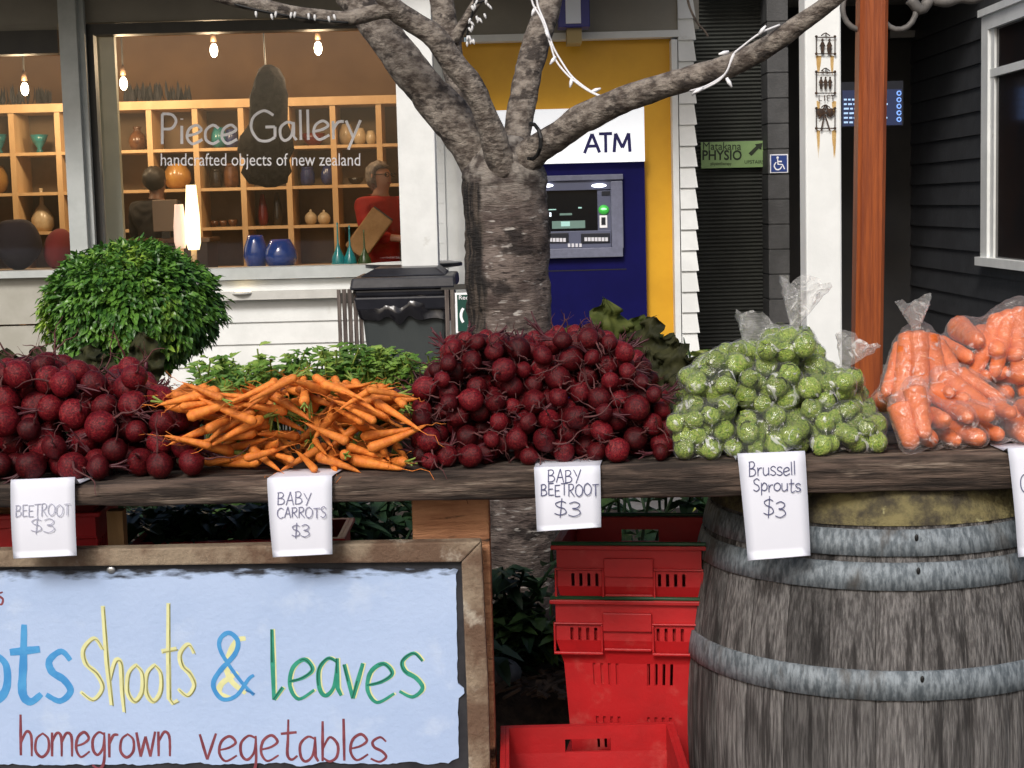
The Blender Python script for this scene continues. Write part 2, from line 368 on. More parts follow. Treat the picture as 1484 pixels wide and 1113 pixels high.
GREENSIGN = mat('pale green sign', (.26, .40, .16), (.22, .35, .14), rough=.5, scale=6)
DKGREENSIGN = mat('dark green sign', (.01, .06, .045), rough=.4)
BLUESIGN = mat('blue sign', (.02, .05, .22), rough=.4)
def rustpost():
    """white paint with rust runs that have a shape of their own beneath each iron sign"""
    m = mat('white post paint', (.82, .84, .83), (.75, .77, .76), rough=.5, scale=3, bump=.1, bscale=50)
    return m
POSTWHITE = rustpost()
RUST = mat('rust', (.33, .14, .035), (.55, .33, .12), rough=.8, scale=30)
IRON = mat('rusted black iron', (.014, .011, .009), (.06, .028, .012), rough=.7, scale=60)
ORANGEWOOD = mat('orange stained timber', (.33, .078, .016), (.17, .034, .009), rough=.42, scale=9, stretch=(6, 6, .35), bump=.25, bscale=20, lo=.3, hi=.7, c3=(.15, .035, .012), sc3=5, lo3=.6, hi3=.8)

# ================================================================== GROUND
MB().box((-400, -60, -.3), (400, 400, 0)).build('ground', PAVE, kind='structure', origin=(0, 0, -.3))
gb = MB()
nx, ny = 70, 30
X0, X1, Y0, Y1 = -2.2, 3.0, 3.5, 6.2
for j in range(ny + 1):
    for i in range(nx + 1):
        x = X0 + (X1 - X0) * i / nx; y = Y0 + (Y1 - Y0) * j / ny
        e = min(i, j * 1.6, nx - i, ny - j) ; z = .34 * min(1, e / 2.5) + .03 * noise.noise(Vector((x * 3, y * 3, 0))) + .015 * noise.noise(Vector((x * 17, y * 17, 5)))
        gb.v.append(Vector((x, y, max(z, .004) if e else .002)))
for j in range(ny):
    for i in range(nx):
        a = j * (nx + 1) + i; gb.f.append((a, a + 1, a + nx + 2, a + nx + 1))
gb.build('garden_bed', SOIL, kind='structure', smooth=True)
random.seed(2); ch = MB()
for k in range(2600):
    x = random.uniform(-.6, .9); y = random.uniform(3.6, 4.7); z = .345 + .03 * noise.noise(Vector((x * 3, y * 3, 0)))
    l, w_ = random.uniform(.008, .028), random.uniform(.004, .009)
    M = Matrix.Translation((x, y, z)) @ Matrix.Rotation(random.uniform(0, 6.3), 4, 'Z') @ Matrix.Rotation(random.uniform(-.6, .6), 4, 'Y')
    ch.box((-l, -w_, 0), (l, w_, .005), M)
ch.build('mulch', mat('bark chips', (.11, .07, .045), (.03, .02, .014), rough=.9, scale=20), kind='stuff', label='dark bark mulch on the bed around the tree')

# ================================================================== GALLERY BUILDING
FY = 11.0
gal = thing('gallery_building', 'shop building with big glass windows, white weatherboards and lit interior behind the stall', 'building', (-2, FY, 0))
def lap(mb, x0, x1, z0, z1, Y, pitch, proud=.016):
    z = z0
    while z < z1 - .01:
        zt = min(z + pitch, z1)
        mb.add([(x0, Y - proud, z), (x1, Y - proud, z), (x1, Y - .002, zt), (x0, Y - .002, zt), (x0, Y + .02, z), (x1, Y + .02, z), (x1, Y + .02, zt), (x0, Y + .02, zt)],
               [(0, 1, 2, 3), (0, 4, 5, 1), (1, 5, 6, 2), (4, 0, 3, 7), (2, 6, 7, 3), (4, 7, 6, 5)])
        z = zt
zs_ = at(440, 405, FY).z
mb = MB(); xr_ = at(672, 450, FY).x
zl = at(440, 423, FY).z
mb.pbox(143, 405, 673, 421, FY - .006, .06)
zb = at(440, 433, FY).z
zc = zb
while zc > .2: zc -= .146
lap(mb, at(140, 450, FY).x, xr_, zc, zb, FY, .146)
mb.build('weatherboards', WHITE, gal)
m_ = MB(); m_.pbox(140, 422, 640, 434, FY - .09, .12); m_.build('ledge', CREAM, gal)
# lower wall of the left window and the wall above both
m_ = MB(); m_.pbox(-60, 402, 102, 470, FY + .02, .1); m_.pbox(-60, 473, 102, 700, FY + .0, .1); m_.build('panelling', mat('beige panel paint', (.42, .41, .36), (.36, .35, .3), rough=.6, scale=4), gal)
m_ = MB(); m_.pbox(-160, -130, 630, 30.4, FY + .01, .15); m_.pbox(-160, 12, 83, 52, FY + .013, .15); m_.pbox(628, -130, 1012, 47, FY + .01, .15); m_.build('upper_wall', WALLGREY, gal)
m_ = MB(); m_.pbox(-160, 46, 84, 80, FY - .02, .14); m_.pbox(112, 29, 600, 45, FY - .02, .14); m_.build('window_header', DARKFRAME, gal)
m_ = MB(); m_.pbox(-160, -60, -45, 400, FY - .01, .1); m_.box((-5.65, FY + .018, .0), (at(-46, 300, FY).x, FY + .11, 3.05)); m_.box((-5.65, FY + .111, .0), (-5.51, 14.6, 3.05)); m_.build('end_wall', WALLGREY, gal)
# left window
wn = MB(); wn.pbox(-60, 393, 104, 403, FY - .05, .14); wn = wn.build('window', GREYPAINT, gal)
MB().pbox(-46, 78, 104, 396, FY + .06, .012).build('glass', GLASS, wn)
# big window
wn = MB(); wn.pbox(143, 388, 600, 405, FY - .06, .3)
wn.pbox(120, 44, 143, 404, FY - .01, .1); wn2 = wn.build('window', GREYPAINT, gal)
MB().pbox(120, 40, 143, 388, FY - .016, .005).build('jamb', DARKFRAME, wn2)
MB().pbox(143, 44, 173, 392, FY + .25, .06).build('mullion', mat('greenish white paint', (.42, .45, .38), (.36, .39, .33), rough=.5, scale=5), wn2)
gl = MB().pbox(142, 42, 603, 390, FY + .06, .012); gl = gl.build('glass', GLASS, wn2)
let = MB()
cap = lay('Piece ', 231, 362, 209, 44, slope=-.01) + lay('Gallery', 361, 524, 205, 44, slope=-.028)
write(let, cap, FY + .05, 4.6, taper=1)
let.build('lettering', LETTERWHITE, wn2)
let = font_text('lettering', 'handcrafted objects of new zealand', LETTERWHITE, wn2, 233, 522, 240, FY + .05, hpx=18)
for v in let.data.vertices:      # the baseline climbs with the facade
    pass
# posts and columns
m_ = MB(); m_.pbox(92, -60, 118, 420, FY - .16, .12); m_.pbox(118, -60, 129, 420, FY - .1, .05); o = m_.build('corner_post', GREYPAINT, gal, bevel=.004)
m_ = MB(); m_.pbox(632, 58, 644, 416, FY - .03, .06); m_.pbox(644, 58, 664, 600, FY - .012, .04); m_.pbox(664, 58, 674, 600, FY - .05, .08)
for k in range(12): m_.pbox(633, 90 + k * 29, 643, 91.5 + k * 29, FY - .034, .01)
m_.build('door_trim', WHITE, gal)
m_ = MB(); xa = -5.2; xb = at(1005, 0, FY).x
m_.box((xa, 9.55, 3.06), (xb, FY, 3.14)); m_.box((xa, 9.5, 3.0), (xb, 9.55, 3.16)); m_.build('verandah_roof', WALLGREY, gal)
# interior shell
IX0, IX1, IB, IZ = -5.4, at(640, 300, FY).x, 14.4, 3.05
m_ = MB(); m_.box((IX0, IB, .1), (IX1, IB + .1, IZ)); m_.box((IX0 - .1, FY + .2, .1), (IX0, IB, IZ)); m_.box((IX1, FY + .2, .1), (IX1 + .1, IB, IZ)); m_.build('inner_wall', WARMWALL, gal)
m_ = MB(); m_.box((IX0, FY + .1, IZ), (IX1, IB, IZ + .06)); m_.build('ceiling', mat('brown ceiling', (.30, .17, .08), rough=.8), gal)
m_ = MB(); m_.box((IX0, FY + .13, .02), (IX1, IB, .16)); m_.build('shop_floor', DKFLOOR, gal)
m_ = MB(); m_.pbox(143, 389.5, 603, 391, FY + .075, .5); o = m_.build('window_shelf', mat('pale shelf top', (.5, .36, .22), rough=.4), gal)
m_ = MB(); m_.pbox(-46, 393, 90, 395, FY + .08, .6); o = m_.build('window_shelf', mat('pale platform', (.4, .33, .25), rough=.5), gal)
# white verandah column in front of the facade
colm = thing('verandah_column', 'square white verandah column between the gallery window and the yellow bank wall', 'column', (at(602, 300, 9.9).x, 9.9, 0))
m_ = MB(); a, b = at(576, 200, 9.9).x, at(630, 200, 9.9).x; m_.box((a, 9.9, 0), (b, 9.9 + b - a, 3.06)); m_.build('shaft', WHITE, colm, bevel=.006)
m_ = MB(); m_.box((a - .012, 9.888, 0), (b + .012, 9.9 + b - a + .012, .2)); m_.build('plinth', WHITE, colm, bevel=.006)
# glowing disc and rim added to stand in for a bulb's reflection on the ledge
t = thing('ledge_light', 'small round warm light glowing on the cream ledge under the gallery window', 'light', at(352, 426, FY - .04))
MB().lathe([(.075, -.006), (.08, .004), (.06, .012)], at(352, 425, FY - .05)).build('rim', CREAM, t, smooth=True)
MB().ell(at(352, 422.5, FY - .07), (.055, .03, .014)).build('bulb', emitmat('warm bulb', (1, .75, .4, 1), 3.5), t, smooth=True)  # reflected light modelled as a glowing bead, no real lamp

# ---- shelf unit
SY = 13.2
sh = thing('shelf_unit', 'long honey coloured cubby shelf full of pottery inside the lit gallery', 'shelf', (-2, SY, .16))
zt, zb_ = at(450, 153, SY).z, .16
zrow = [at(450, y, SY).z for y in (153, 213, 271, 328, 386)]; 
while zrow[-1] - .33 > .2: zrow.append(zrow[-1] - .33)
xcol = [at(20 + 66.4 * k, 250, SY).x for k in range(-2, 10)]
m_ = MB()
for x in xcol: m_.box((x - .022, SY, .16), (x + .022, SY + .42, zt - .002))
m_.build('divider', LIGHTWOOD, sh)
for i, z in enumerate(zrow):
    m_ = MB(); th_ = .05 if i == 0 else .02
    if i == 0: m_.box((xcol[0] - .03, SY - .02, z), (xcol[-1] + .03, SY + .43, z + .065))
    else:
        for xa_, xb_ in zip(xcol, xcol[1:]): m_.box((xa_ + .022, SY + .004, z - .012), (xb_ - .022, SY + .42, z + .012))
    m_.build('shelf_board', LIGHTWOOD, sh)
m_ = MB(); m_.box((xcol[0], SY + .421, .16), (xcol[-1], SY + .44, zt)); m_.build('back_panel', mat('grey brown back panel', (.25, .185, .125), (.19, .14, .092), rough=.8, scale=3), sh)

def ceramic(name, c1, c2=None, rough=.25): return mat(name, c1, c2, rough=rough, scale=12, spec=.6)
TEAL = ceramic('teal glaze', (.03, .25, .27), (.015, .14, .17)); CRM = ceramic('cream glaze', (.6, .5, .34), (.5, .4, .25)); DKRED = ceramic('oxblood glaze', (.12, .012, .015)); 
BLU = ceramic('blue glaze', (.03, .05, .18), (.02, .03, .1)); BRN = ceramic('brown glaze', (.16, .07, .03), (.07, .03, .018)); GOLD = ceramic('amber glaze', (.5, .27, .07), (.4, .2, .05)); DKP = ceramic('dark glaze', (.02, .016, .014))
COBALT = bpy.data.materials.new('cobalt glass'); COBALT.use_nodes = True
bb = COBALT.node_tree.nodes['Principled BSDF']; bb.inputs['Base Color'].default_value = (.005, .045, .26, 1); bb.inputs['Roughness'].default_value = .05; bb.inputs['Coat Weight'].default_value = .6
TEALG = bpy.data.materials.new('teal glass'); TEALG.use_nodes = True
bb = TEALG.node_tree.nodes['Principled BSDF']; bb.inputs['Base Color'].default_value = (.02, .26, .28, 1); bb.inputs['Roughness'].default_value = .08; bb.inputs['Coat Weight'].default_value = .5
PROF = {
 'vase': [(.3, 0), (.42, .15), (.5, .4), (.4, .65), (.2, .8), (.18, .9), (.26, 1), (.2, 1)],
 'bottle': [(.36, 0), (.5, .12), (.5, .3), (.32, .48), (.1, .62), (.06, .85), (.09, 1), (.05, 1)],
 'bowl': [(.2, 0), (.24, .06), (.4, .4), (.5, 1), (.47, 1), (.36, .42), (.1, .15)],
 'jar': [(.38, 0), (.48, .15), (.5, .6), (.42, .8), (.42, .86), (.45, .88), (.4, .96), (.08, 1), (.0, 1)],
 'taper': [(.3, 0), (.45, .12), (.5, .3), (.38, .65), (.2, 1), (.15, 1)],
 'fan': [(.18, 0), (.2, .1), (.12, .25), (.35, .6), (.5, 1), (.46, 1), (.2, .5)],
 'pot': [(.3, 0), (.46, .2), (.5, .45), (.44, .62), (.25, .78), (.1, .84), (.1, .93), (.04, 1), (0, 1)],
 'flask': [(.3, 0), (.5, .12), (.42, .28), (.18, .44), (.07, .55), (.045, .9), (.06, 1), (.03, 1)],
 'globe': [(.2, 0), (.4, .12), (.5, .4), (.47, .65), (.36, .86), (.3, 1), (.26, 1), (.36, .7)],
}
def pottery(kind, px, py, wpx, hpx, m, label, cat='vase', Y=None, name=None, group=None, up=None):
    Y = Y or SY + .18
    p = at(px, py, Y); k = Y / F
    if Y > 13:
        p.z = min(zrow, key=lambda z: abs(z + .012 - p.z)) + .0125
    MB().lathe([(r * wpx * k, z * hpx * k) for r, z in PROF[kind]], p, 22).build(name or cat, m, smooth=True, label=label, cat=cat, group=group, origin=p)
G1 = 'pottery on the gallery shelves'
for a in [('fan', 58, 226, 26, 26, TEAL, 'teal fan shaped vase in the left gallery window shelf, nearest the grey post', 'vase'),
          ('fan', 0, 228, 24, 28, TEAL, 'teal fan shaped vase cut by the left edge of the photo', 'vase'),
          ('bottle', 62, 322, 32, 62, CRM, 'cream bottle vase with a thin neck in the left gallery window', 'vase'),
          ('globe', -4, 280, 34, 40, GOLD, 'round amber jar at the left edge of the photo', 'jar'),
          ('vase', 200, 216, 26, 34, BRN, 'brown vase on the top shelf left of the big white lettering', 'vase'),
          ('globe', 258, 275, 40, 36, GOLD, 'round amber pot right behind the dark haired person', 'pot'),
          ('globe', 318, 218, 24, 30, TEAL, 'dull teal pot behind the letters on the top shelf', 'pot'),
          ('jar', 337, 216, 20, 28, BLU, 'dull blue jar beside the teal pot on the top shelf', 'jar'),
          ('jar', 314, 274, 18, 28, DKP, 'smaller of two dark jars with brown shoulders, left one', 'jar'),
          ('jar', 336, 274, 22, 36, BRN, 'larger brown jar beside the small dark jar', 'jar'),
          ('bowl', 455, 216, 34, 18, DKRED, 'dark red bowl under the letters of the gallery name', 'bowl'),
          ('jar', 446, 266, 22, 28, BLU, 'rounder blue jar with lid below the small lettering', 'jar'),
          ('globe', 475, 266, 20, 28, BLU, 'straight sided blue pot right of the round blue jar', 'pot'),
          ('globe', 503, 214, 22, 30, CRM, 'tallest cream jar on the top shelf at right', 'jar'),
          ('globe', 522, 214, 19, 24, CRM, 'middle cream jar on the top shelf at right', 'jar'),
          ('globe', 538, 214, 15, 20, CRM, 'smallest cream jar on the top shelf at right', 'jar'),
          ('taper', 382, 328, 15, 46, DKRED, 'slim dark red tapering vase on the third shelf', 'vase'),
          ('taper', 403, 328, 14, 48, DKP, 'slim black tapering vase beside the dark red one', 'vase'),
          ('pot', 451, 328, 18, 22, CRM, 'left of two cream pots with pointed lids', 'pot'),
          ('pot', 470, 328, 19, 21, CRM, 'right of two cream pots with pointed lids', 'pot'),
          ('bowl', 311, 330, 13, 9, BRN, 'left small brown bowl of three on the third shelf', 'bowl'),
          ('bowl', 324, 330, 12, 9, BRN, 'middle small brown bowl of three on the third shelf', 'bowl'),
          ('bowl', 338, 330, 14, 10, BRN, 'right small brown bowl of three on the third shelf', 'bowl'),
          ('bowl', 516, 270, 24, 10, DKP, 'wide dark bowl on the shelf left of the woman', 'bowl')]:
    pottery(a[0], a[1], a[2], a[3], a[4], a[5], a[6], a[7], group=G1)
pottery('globe', 372, 391, 36, 50, COBALT, 'taller cobalt glass vase at the window, left one of the blue pair', 'vase', Y=FY + .42, name='glass_vase', group='blue glass on the window shelf')
pottery('globe', 408, 391, 48, 44, COBALT, 'wide round cobalt glass bowl at the window, right one of the blue pair', 'bowl', Y=FY + .35, name='glass_bowl', group='blue glass on the window shelf')
for px, hh, mm, lb in ((491, 68, TEALG, 'teal glass flask with long neck, left of three at the window'), (508, 64, TEALG, 'teal glass flask with long neck, middle of three at the window'), (529, 58, ceramic('olive glass', (.05, .09, .03)), 'olive glass flask with long neck beside the two teal ones')):
    pottery('flask', px, 391, 21, hh, mm, lb, 'flask', Y=FY + .32, name='glass_flask', group='long necked glass flasks')
# dark things along the top of the shelf
random.seed(5)
for k, (px, wd) in enumerate(((8, 44), (52, 40), (195, 26), (225, 36), (262, 34))):
    p = at(px, 150, SY + .2); p.z = zt + .066; m_ = MB()
    for q in range(26):
        a = random.uniform(0, 6.3); m_.leaf(p + Vector((random.uniform(-.5, .5) * wd / F * SY, random.uniform(-.1, .1), 0)), (math.cos(a) * .5, math.sin(a) * .4, 1), (math.cos(a), math.sin(a), .3), random.uniform(.08, .17), .03)
    m_.build('dried_plant', mat('dried dark leaves', (.008, .009, .012), (.02, .02, .025), rough=.7), label='dark dried foliage on top of the gallery shelf, %s clump from the left' % ('first', 'second', 'third', 'fourth', 'fifth')[k], cat='dried plant', group='dried foliage on the shelf top')
# lamps: bulbs that give light
def spot(px, py, Y, label, watt):
    p = at(px, py, Y); t = thing('spotlight', label, 'spotlight', p, group='gallery ceiling spotlights')
    MB().ell(p, (.028, .028, .05)).build('bulb', emitmat('lit bulb', (1, .86, .6, 1), 22), t, smooth=True)
    MB().tube([p + Vector((0, .0, .06)), p + Vector((0, .0, .13))], [.022, .016], 12).build('holder', DKFLOOR, t, smooth=True)
    MB().tube([p + Vector((0, .0, .13)), Vector((p.x, p.y, IZ))], .008, 6).build('stem', DARKFRAME, t)
    ld = bpy.data.lights.new('spot_lamp', 'POINT'); ld.energy = watt; ld.color = (1, .73, .44); ld.shadow_soft_size = .07
    l = bpy.data.objects.new('spot_lamp', ld); COL.objects.link(l); l.parent = t; l.location = (0, -.09, -.05)
W_ = 31
spot(310, 73, 12.2, 'lit spotlight left of the hanging sculpture cord in the gallery', W_); spot(461, 70, 12.2, 'lit spotlight right of the hanging sculpture cord in the gallery', W_)
spot(179, 121, 12.6, 'lit spotlight just right of the pale window pier', W_); spot(36, 129, 12.6, 'lit spotlight in the left gallery window', W_)
# tall glowing lamp and its duller neighbour
for px, wd, y0, y1, st, lb in ((281, 21, 268, 362, 2.6, 'tall glowing white lamp behind the round bush'), (262, 18, 296, 360, .55, 'dimmer white cylinder lamp left of the tall glowing lamp')):
    Yq = FY + .5; k = Yq / F; p = at(px, y1, Yq); p.z = at(px, 391, Yq).z
    t = thing('table_lamp', lb, 'lamp', p); hb = at(px, y1, Yq).z - p.z; ht = at(px, y0, Yq).z - p.z
    MB().lathe([(wd * .3 * k, 0), (wd * .36 * k, .01), (.02, .03), (.02, hb)], p, 20).build('base', LIGHTWOOD, t, smooth=True)
    MB().lathe([(wd * .38 * k, hb), (wd * .5 * k, hb + .05), (wd * .5 * k, hb + (ht - hb) * .5), (wd * .34 * k, ht), (wd * .2 * k, ht)], p, 20).build('lamp_shade', emitmat('glowing shade', (1, .84, .5, 1) if st > 2 else (1, .75, .6, 1), st), t, smooth=True)
# hanging woven form
p = at(388, 180, 12.0); hs = thing('hanging_sculpture', 'long dark woven sculpture hanging on a cord in the gallery window', 'sculpture', at(388, 272, 12.0))
m_ = MB(); prof = [(.02, .42), (.075, .39), (.11, .32), (.12, .2), (.125, .08), (.12, 0), (.17, -.08), (.19, -.18), (.16, -.26), (.17, -.34), (.13, -.42), (.03, -.45)]
m_.lathe(prof, p, 28)
for v in m_.v:
    n_ = noise.noise(v * 9) * .05 + noise.noise(v * 25) * .03 + noise.noise(v * 60) * .015; d = v - p; d.z = 0
    if d.length > 1e-4: v += d.normalized() * n_
    v.x += .03 * math.sin(v.z * 6)
m_.build('woven_body', mat('dark woven fibre', (.006, .006, .007), (.03, .027, .027), rough=1, spec=.05, scale=26, bump=1, bscale=40), hs, smooth=True)
MB().tube([(p.x, p.y, p.z + .41), (p.x - .01, p.y, IZ)], .006, 6).build('cord', BLACK, hs)
# counter, screen and bench things
ct = thing('shop_counter', 'dark shop counter the dark haired person stands behind', 'counter', (at(250, 390, 12).x, 12, .16))
a, b = at(178, 350, 11.9).x, at(300, 350, 11.9).x; zk = at(240, 352, 11.9).z
MB().box((a, 11.9, .16), (b, 12.3, zk)).build('cabinet', mat('dark counter wood', (.05, .03, .02), rough=.5), ct); MB().box((a - .02, 11.88, zk), (b + .02, 12.32, zk + .03)).build('counter_top', BRN, ct)
sc = thing('till_screen', 'grey brown back of a till screen on the shop counter', 'screen', (at(238, 350, 12.05).x, 12.05, zk + .03))
p0 = at(220, 290, 12.0); p1 = at(258, 335, 12.0)
MB().box((p0.x, 12.0, p1.z), (p1.x, 12.03, p0.z)).build('screen_back', mat('screen casing', (.25, .19, .14), rough=.5), sc, bevel=.006); MB().box(((p0.x + p1.x) / 2 - .03, 12.005, zk + .03), ((p0.x + p1.x) / 2 + .03, 12.025, p1.z)).build('stand', DKP, sc)
def cushion(px, py, wpx, hpx, Y, m, lb):
    p = at(px, py, Y); k = Y / F; b = MB(); b.ell(p, (wpx * .5 * k, .16, hpx * .5 * k), 24, 16)
    for v in b.v: 
        d = v - p; v += d * (noise.noise(v * 5) * .25)
    zf = at(px, 393, Y).z + .004; mn = min(v.z for v in b.v)
    for v in b.v: v.z += zf - mn
    b.build('cushion', m, smooth=True, label=lb, cat='cushion')
cushion(26, 352, 66, 74, FY + .35, mat('black purple cloth', (.016, .012, .018), rough=.9), 'large black purple cushion in the left gallery window')
cushion(86, 345, 44, 60, FY + .52, mat('dark red cloth', (.16, .015, .014), rough=.9), 'dark red cushion behind the black one in the left window')

# ================================================================== BANK WALL AND CASH MACHINE
bw = thing('bank_wall', 'yellow recessed bank wall with white trim and weatherboard corner', 'wall', (at(840, 400, FY).x, FY, 0))
MB().pbox(676, 57, 977, 700, FY + .1, .06).build('yellow_panel', YELLOW, bw)
m_ = MB(); m_.pbox(676, 47, 986, 57, FY - .02, .14); m_.pbox(977.5, 57, 986, 700, FY - .02, .14); m_.build('trim', WHITE, bw)
m_ = MB(); x0_ = at(986, 300, FY).x; x1_ = at(1007, 300, FY).x; z = .02
while z < 3.0:
    zt_ = z + .137; d = .02
    m_.add([(x0_, FY - d, z), (x1_ + d, FY - d, z), (x1_ + d, FY + 1.4, z), (x0_, FY + 1.4, z), (x0_, FY - .003, zt_), (x1_ + .003, FY - .003, zt_), (x1_ + .003, FY + 1.4, zt_), (x0_, FY + 1.4, zt_)],
           [(0, 3, 2, 1), (4, 5, 6, 7), (0, 1, 5, 4), (1, 2, 6, 5), (2, 3, 7, 6), (3, 0, 4, 7)]); z = zt_
m_.build('weatherboards', WHITE, bw)
cm = thing('cash_machine', 'navy and grey cash machine with lit ATM sign on the yellow wall', 'cash machine', (at(820, 400, FY).x, FY + .03, 0))
AY = FY + .03
MB().pbox(676, 237, 938, 720, AY, .068).build('blue_panel', NAVY, cm)
lb_ = MB().pbox(674, 158, 934, 237, AY - .06, .1).build('lightbox', emitmat('lit sign face', (.93, .96, 1, 1), .62), cm)
m_ = MB(); write(m_, [[(847, 222), (858, 194)], [(858, 194), (869, 221)], [(851, 212), (866, 211.5)], [(868, 194), (887, 193.5)], [(877.5, 194), (878, 221)], [(890, 220.5), (892, 193.5)], [(892, 193.5), (902, 214)], [(902, 214), (911, 193)], [(911, 193), (913, 220)]], AY - .0625, 4.4, taper=1, seg=8); m_.build('lettering', NAVYINK, lb_)
bz = MB(); sY = AY - .05
bz.pbox(745, 254, 903, 262, sY, .05); bz.pbox(745, 360, 903, 374, sY, .05); bz.pbox(886, 262, 903, 360, sY, .05); bz.pbox(745, 262, 763, 360, sY, .05)
bz = bz.build('machine_surround', PLASGREY, cm, bevel=.004)
m_ = MB(); m_.pbox(763, 262, 886, 276, sY + .02, .03); m_.pbox(866, 276, 886, 335, sY + .025, .025); m_.pbox(763, 335, 886, 360, sY + .022, .028); m_.build('machine_face', mat('blue grey plastic', (.10, .11, .17), rough=.4), cm, bevel=.003)
scn = MB().pbox(763, 276, 866, 335, sY + .045, .006).build('screen', mat('screen glass', (.004, .005, .007), rough=.15), cm)
SCR = emitmat('screen glow', (.35, .6, .55, 1), .35); SCW = emitmat('screen white', (.8, .9, 1, 1), .9)
m_ = MB(); m_.pbox(811, 309, 829, 312, sY + .042, .002); m_.pbox(800, 320, 848, 331, sY + .0428, .002); m_.build('screen_text', emitmat('dim screen', (.12, .2, .17, 1), .3), scn)
m_ = MB(); m_.pbox(813, 321, 826, 328, sY + .040, .002); m_.pbox(838, 300, 843, 302, sY + .042, .002); m_.pbox(795, 303, 806, 304.5, sY + .042, .002); m_.build('screen_text', SCR, scn)
MB().pbox(791, 308, 799, 314, sY + .041, .002).build('screen_logo', SCW, scn)
for px in (791, 868): MB().ell(at(px, 269, sY + .012), (.05, .012, .013)).build('lamp', emitmat('white lamp', (.85, .88, 1, 1), 3), cm, smooth=True)
MB().ell(at(875, 304, sY + .02), (.036, .02, .032)).build('card_slot', emitmat('green slot', (.05, .45, .06, 1), .35), cm, smooth=True)
MB().ell(at(875, 303, sY + .004), (.02, .008, .008)).build('slot_light', emitmat('green light', (.3, 1, .35, 1), 1.4), cm, smooth=True)
m_ = MB(); m_.pbox(869, 312, 880, 330, sY + .02, .004); m_.build('card_mark', LETTERWHITE, cm); MB().pbox(871.5, 315, 877.5, 326, sY + .017, .003).build('card_mark', PLASDARK, cm)
for a, b in ((763, 826), (842, 886)): MB().pbox(a, 338, b - 2, 352, sY + .012, .01).build('key_recess', PLASDARK, cm, bevel=.003)
m_ = MB()
for k in range(7): m_.pbox(847 + k * 5, 344, 851 + k * 5, 349.5, sY + .006, .007); m_.pbox(786 + k * 5, 345, 790 + k * 5, 350.5, sY + .006, .007)
for k in range(4): m_.pbox(823 + k * 5.5, 353, 826.5 + k * 5.5, 358, sY + .016, .007)
m_.build('keys', mat('white keys', (.7, .7, .75), rough=.4), cm)
MB().pbox(872, 277, 884, 283, sY + .018, .008).build('note_slot', PLASDARK, cm)
MB().pbox(770, 391, 908, 392.5, AY - .002, .004).build('panel_seam', BLACK, cm)
bs = thing('bank_sign', 'blue and white projecting bank sign above the cash machine', 'sign', at(834, 50, FY - .25))
MB().pbox(808, -70, 854, 39, FY - .3, .18).build('blue_case', mat('sign blue', (.012, .015, .2), rough=.35), bs, bevel=.004)
MB().pbox(819, -70, 841, 34, FY - .306, .004).build('white_face', mat('sign white', (.7, .75, .85), rough=.4), bs)
MB().pbox(822, 39, 843, 62, FY - .24, .24).build('bracket', mat('dull yellow bracket', (.4, .3, .13), rough=.6), bs)

# ================================================================== PASSAGE, ENTRY AND SIDE BUILDING
sh_ = thing('roller_shutter', 'dark roller shutter wall with fine horizontal ribs beside the bank corner', 'shutter', (at(1060, 400, 12.3).x, 12.3, 0))
m_ = MB(); a, b = at(1000, 300, 12.3).x, at(1111, 300, 12.3).x; z = 0
while z < 3.0:
    m_.add([(a, 12.3, z), (b, 12.3, z), (b, 12.285, z + .014), (a, 12.285, z + .014), (a, 12.3, z + .028), (b, 12.3, z + .028)], [(0, 1, 2, 3), (3, 2, 5, 4)]); z += .028
m_.box((a, 12.31, 0), (b, 12.4, 3.0)); m_.build('ribbed_curtain', SHUTTER, sh_)
MB().pbox(1109, -20, 1113, 620, 12.26, .06).build('side_channel', DKBOARD, sh_)
ps = thing('direction_sign', 'green physio sign with upward arrow on the dark shutter', 'sign', at(1062, 242, 12.24))
MB().pbox(1016, 205, 1109, 243, 12.24, .02).build('panel', GREENSIGN, ps)
INK = mat('dark ink', (.02, .03, .015), rough=.6)
font_text('lettering', 'Matakana', INK, ps, 1019, 1074, 217, 12.237, hpx=11); font_text('lettering', 'PHYSIO', INK, ps, 1018, 1075, 231.5, 12.237, hpx=14, bold=.02)
font_text('lettering', 'UPSTAIRS', INK, ps, 1079, 1107, 237, 12.237, hpx=5); font_text('lettering', 'physiotherapy', INK, ps, 1030, 1060, 239, 12.237, hpx=4.5)
m_ = MB(); q = [(1086, 225), (1098, 213)]
def flatpoly(mb, pts, Y, th=.002):
    v = [at(x, y, Y) for x, y in pts]; n = len(v); mb.add(v + [p + Vector((0, th, 0)) for p in v], [tuple(range(n)), tuple(reversed(range(n, 2 * n)))] + [(i, i + n, (i + 1) % n + n, (i + 1) % n) for i in range(n)])
flatpoly(m_, [(1105, 207), (1103, 217), (1099.5, 215), (1089, 226), (1085, 222), (1096, 211.5), (1094, 209)], 12.236); m_.build('arrow', INK, ps)
bp = thing('block_pier', 'dark grey block pier with the wheelchair sign', 'pier', (at(1128, 300, 12).x, 12, 0))
m_ = MB(); z = 0; a, b = at(1113.5, 300, 12).x, at(1144, 300, 12).x
while z < 3: m_.box((a, 12, z), (b, 12.3, z + .172)); m_.box((a + .004, 12.006, z + .172), (b - .004, 12.3, z + .18)); z += .18
m_.build('blocks', DKBLOCK, bp, bevel=.006)
ws = thing('wheelchair_sign', 'small blue wheelchair access sign on the grey block pier', 'sign', at(1129, 251, 11.98))
MB().pbox(1116, 223.5, 1142, 250.5, 11.985, .012).build('white_border', LETTERWHITE, ws); MB().pbox(1117.5, 225, 1140.5, 249, 11.981, .003).build('blue_field', BLUESIGN, ws)
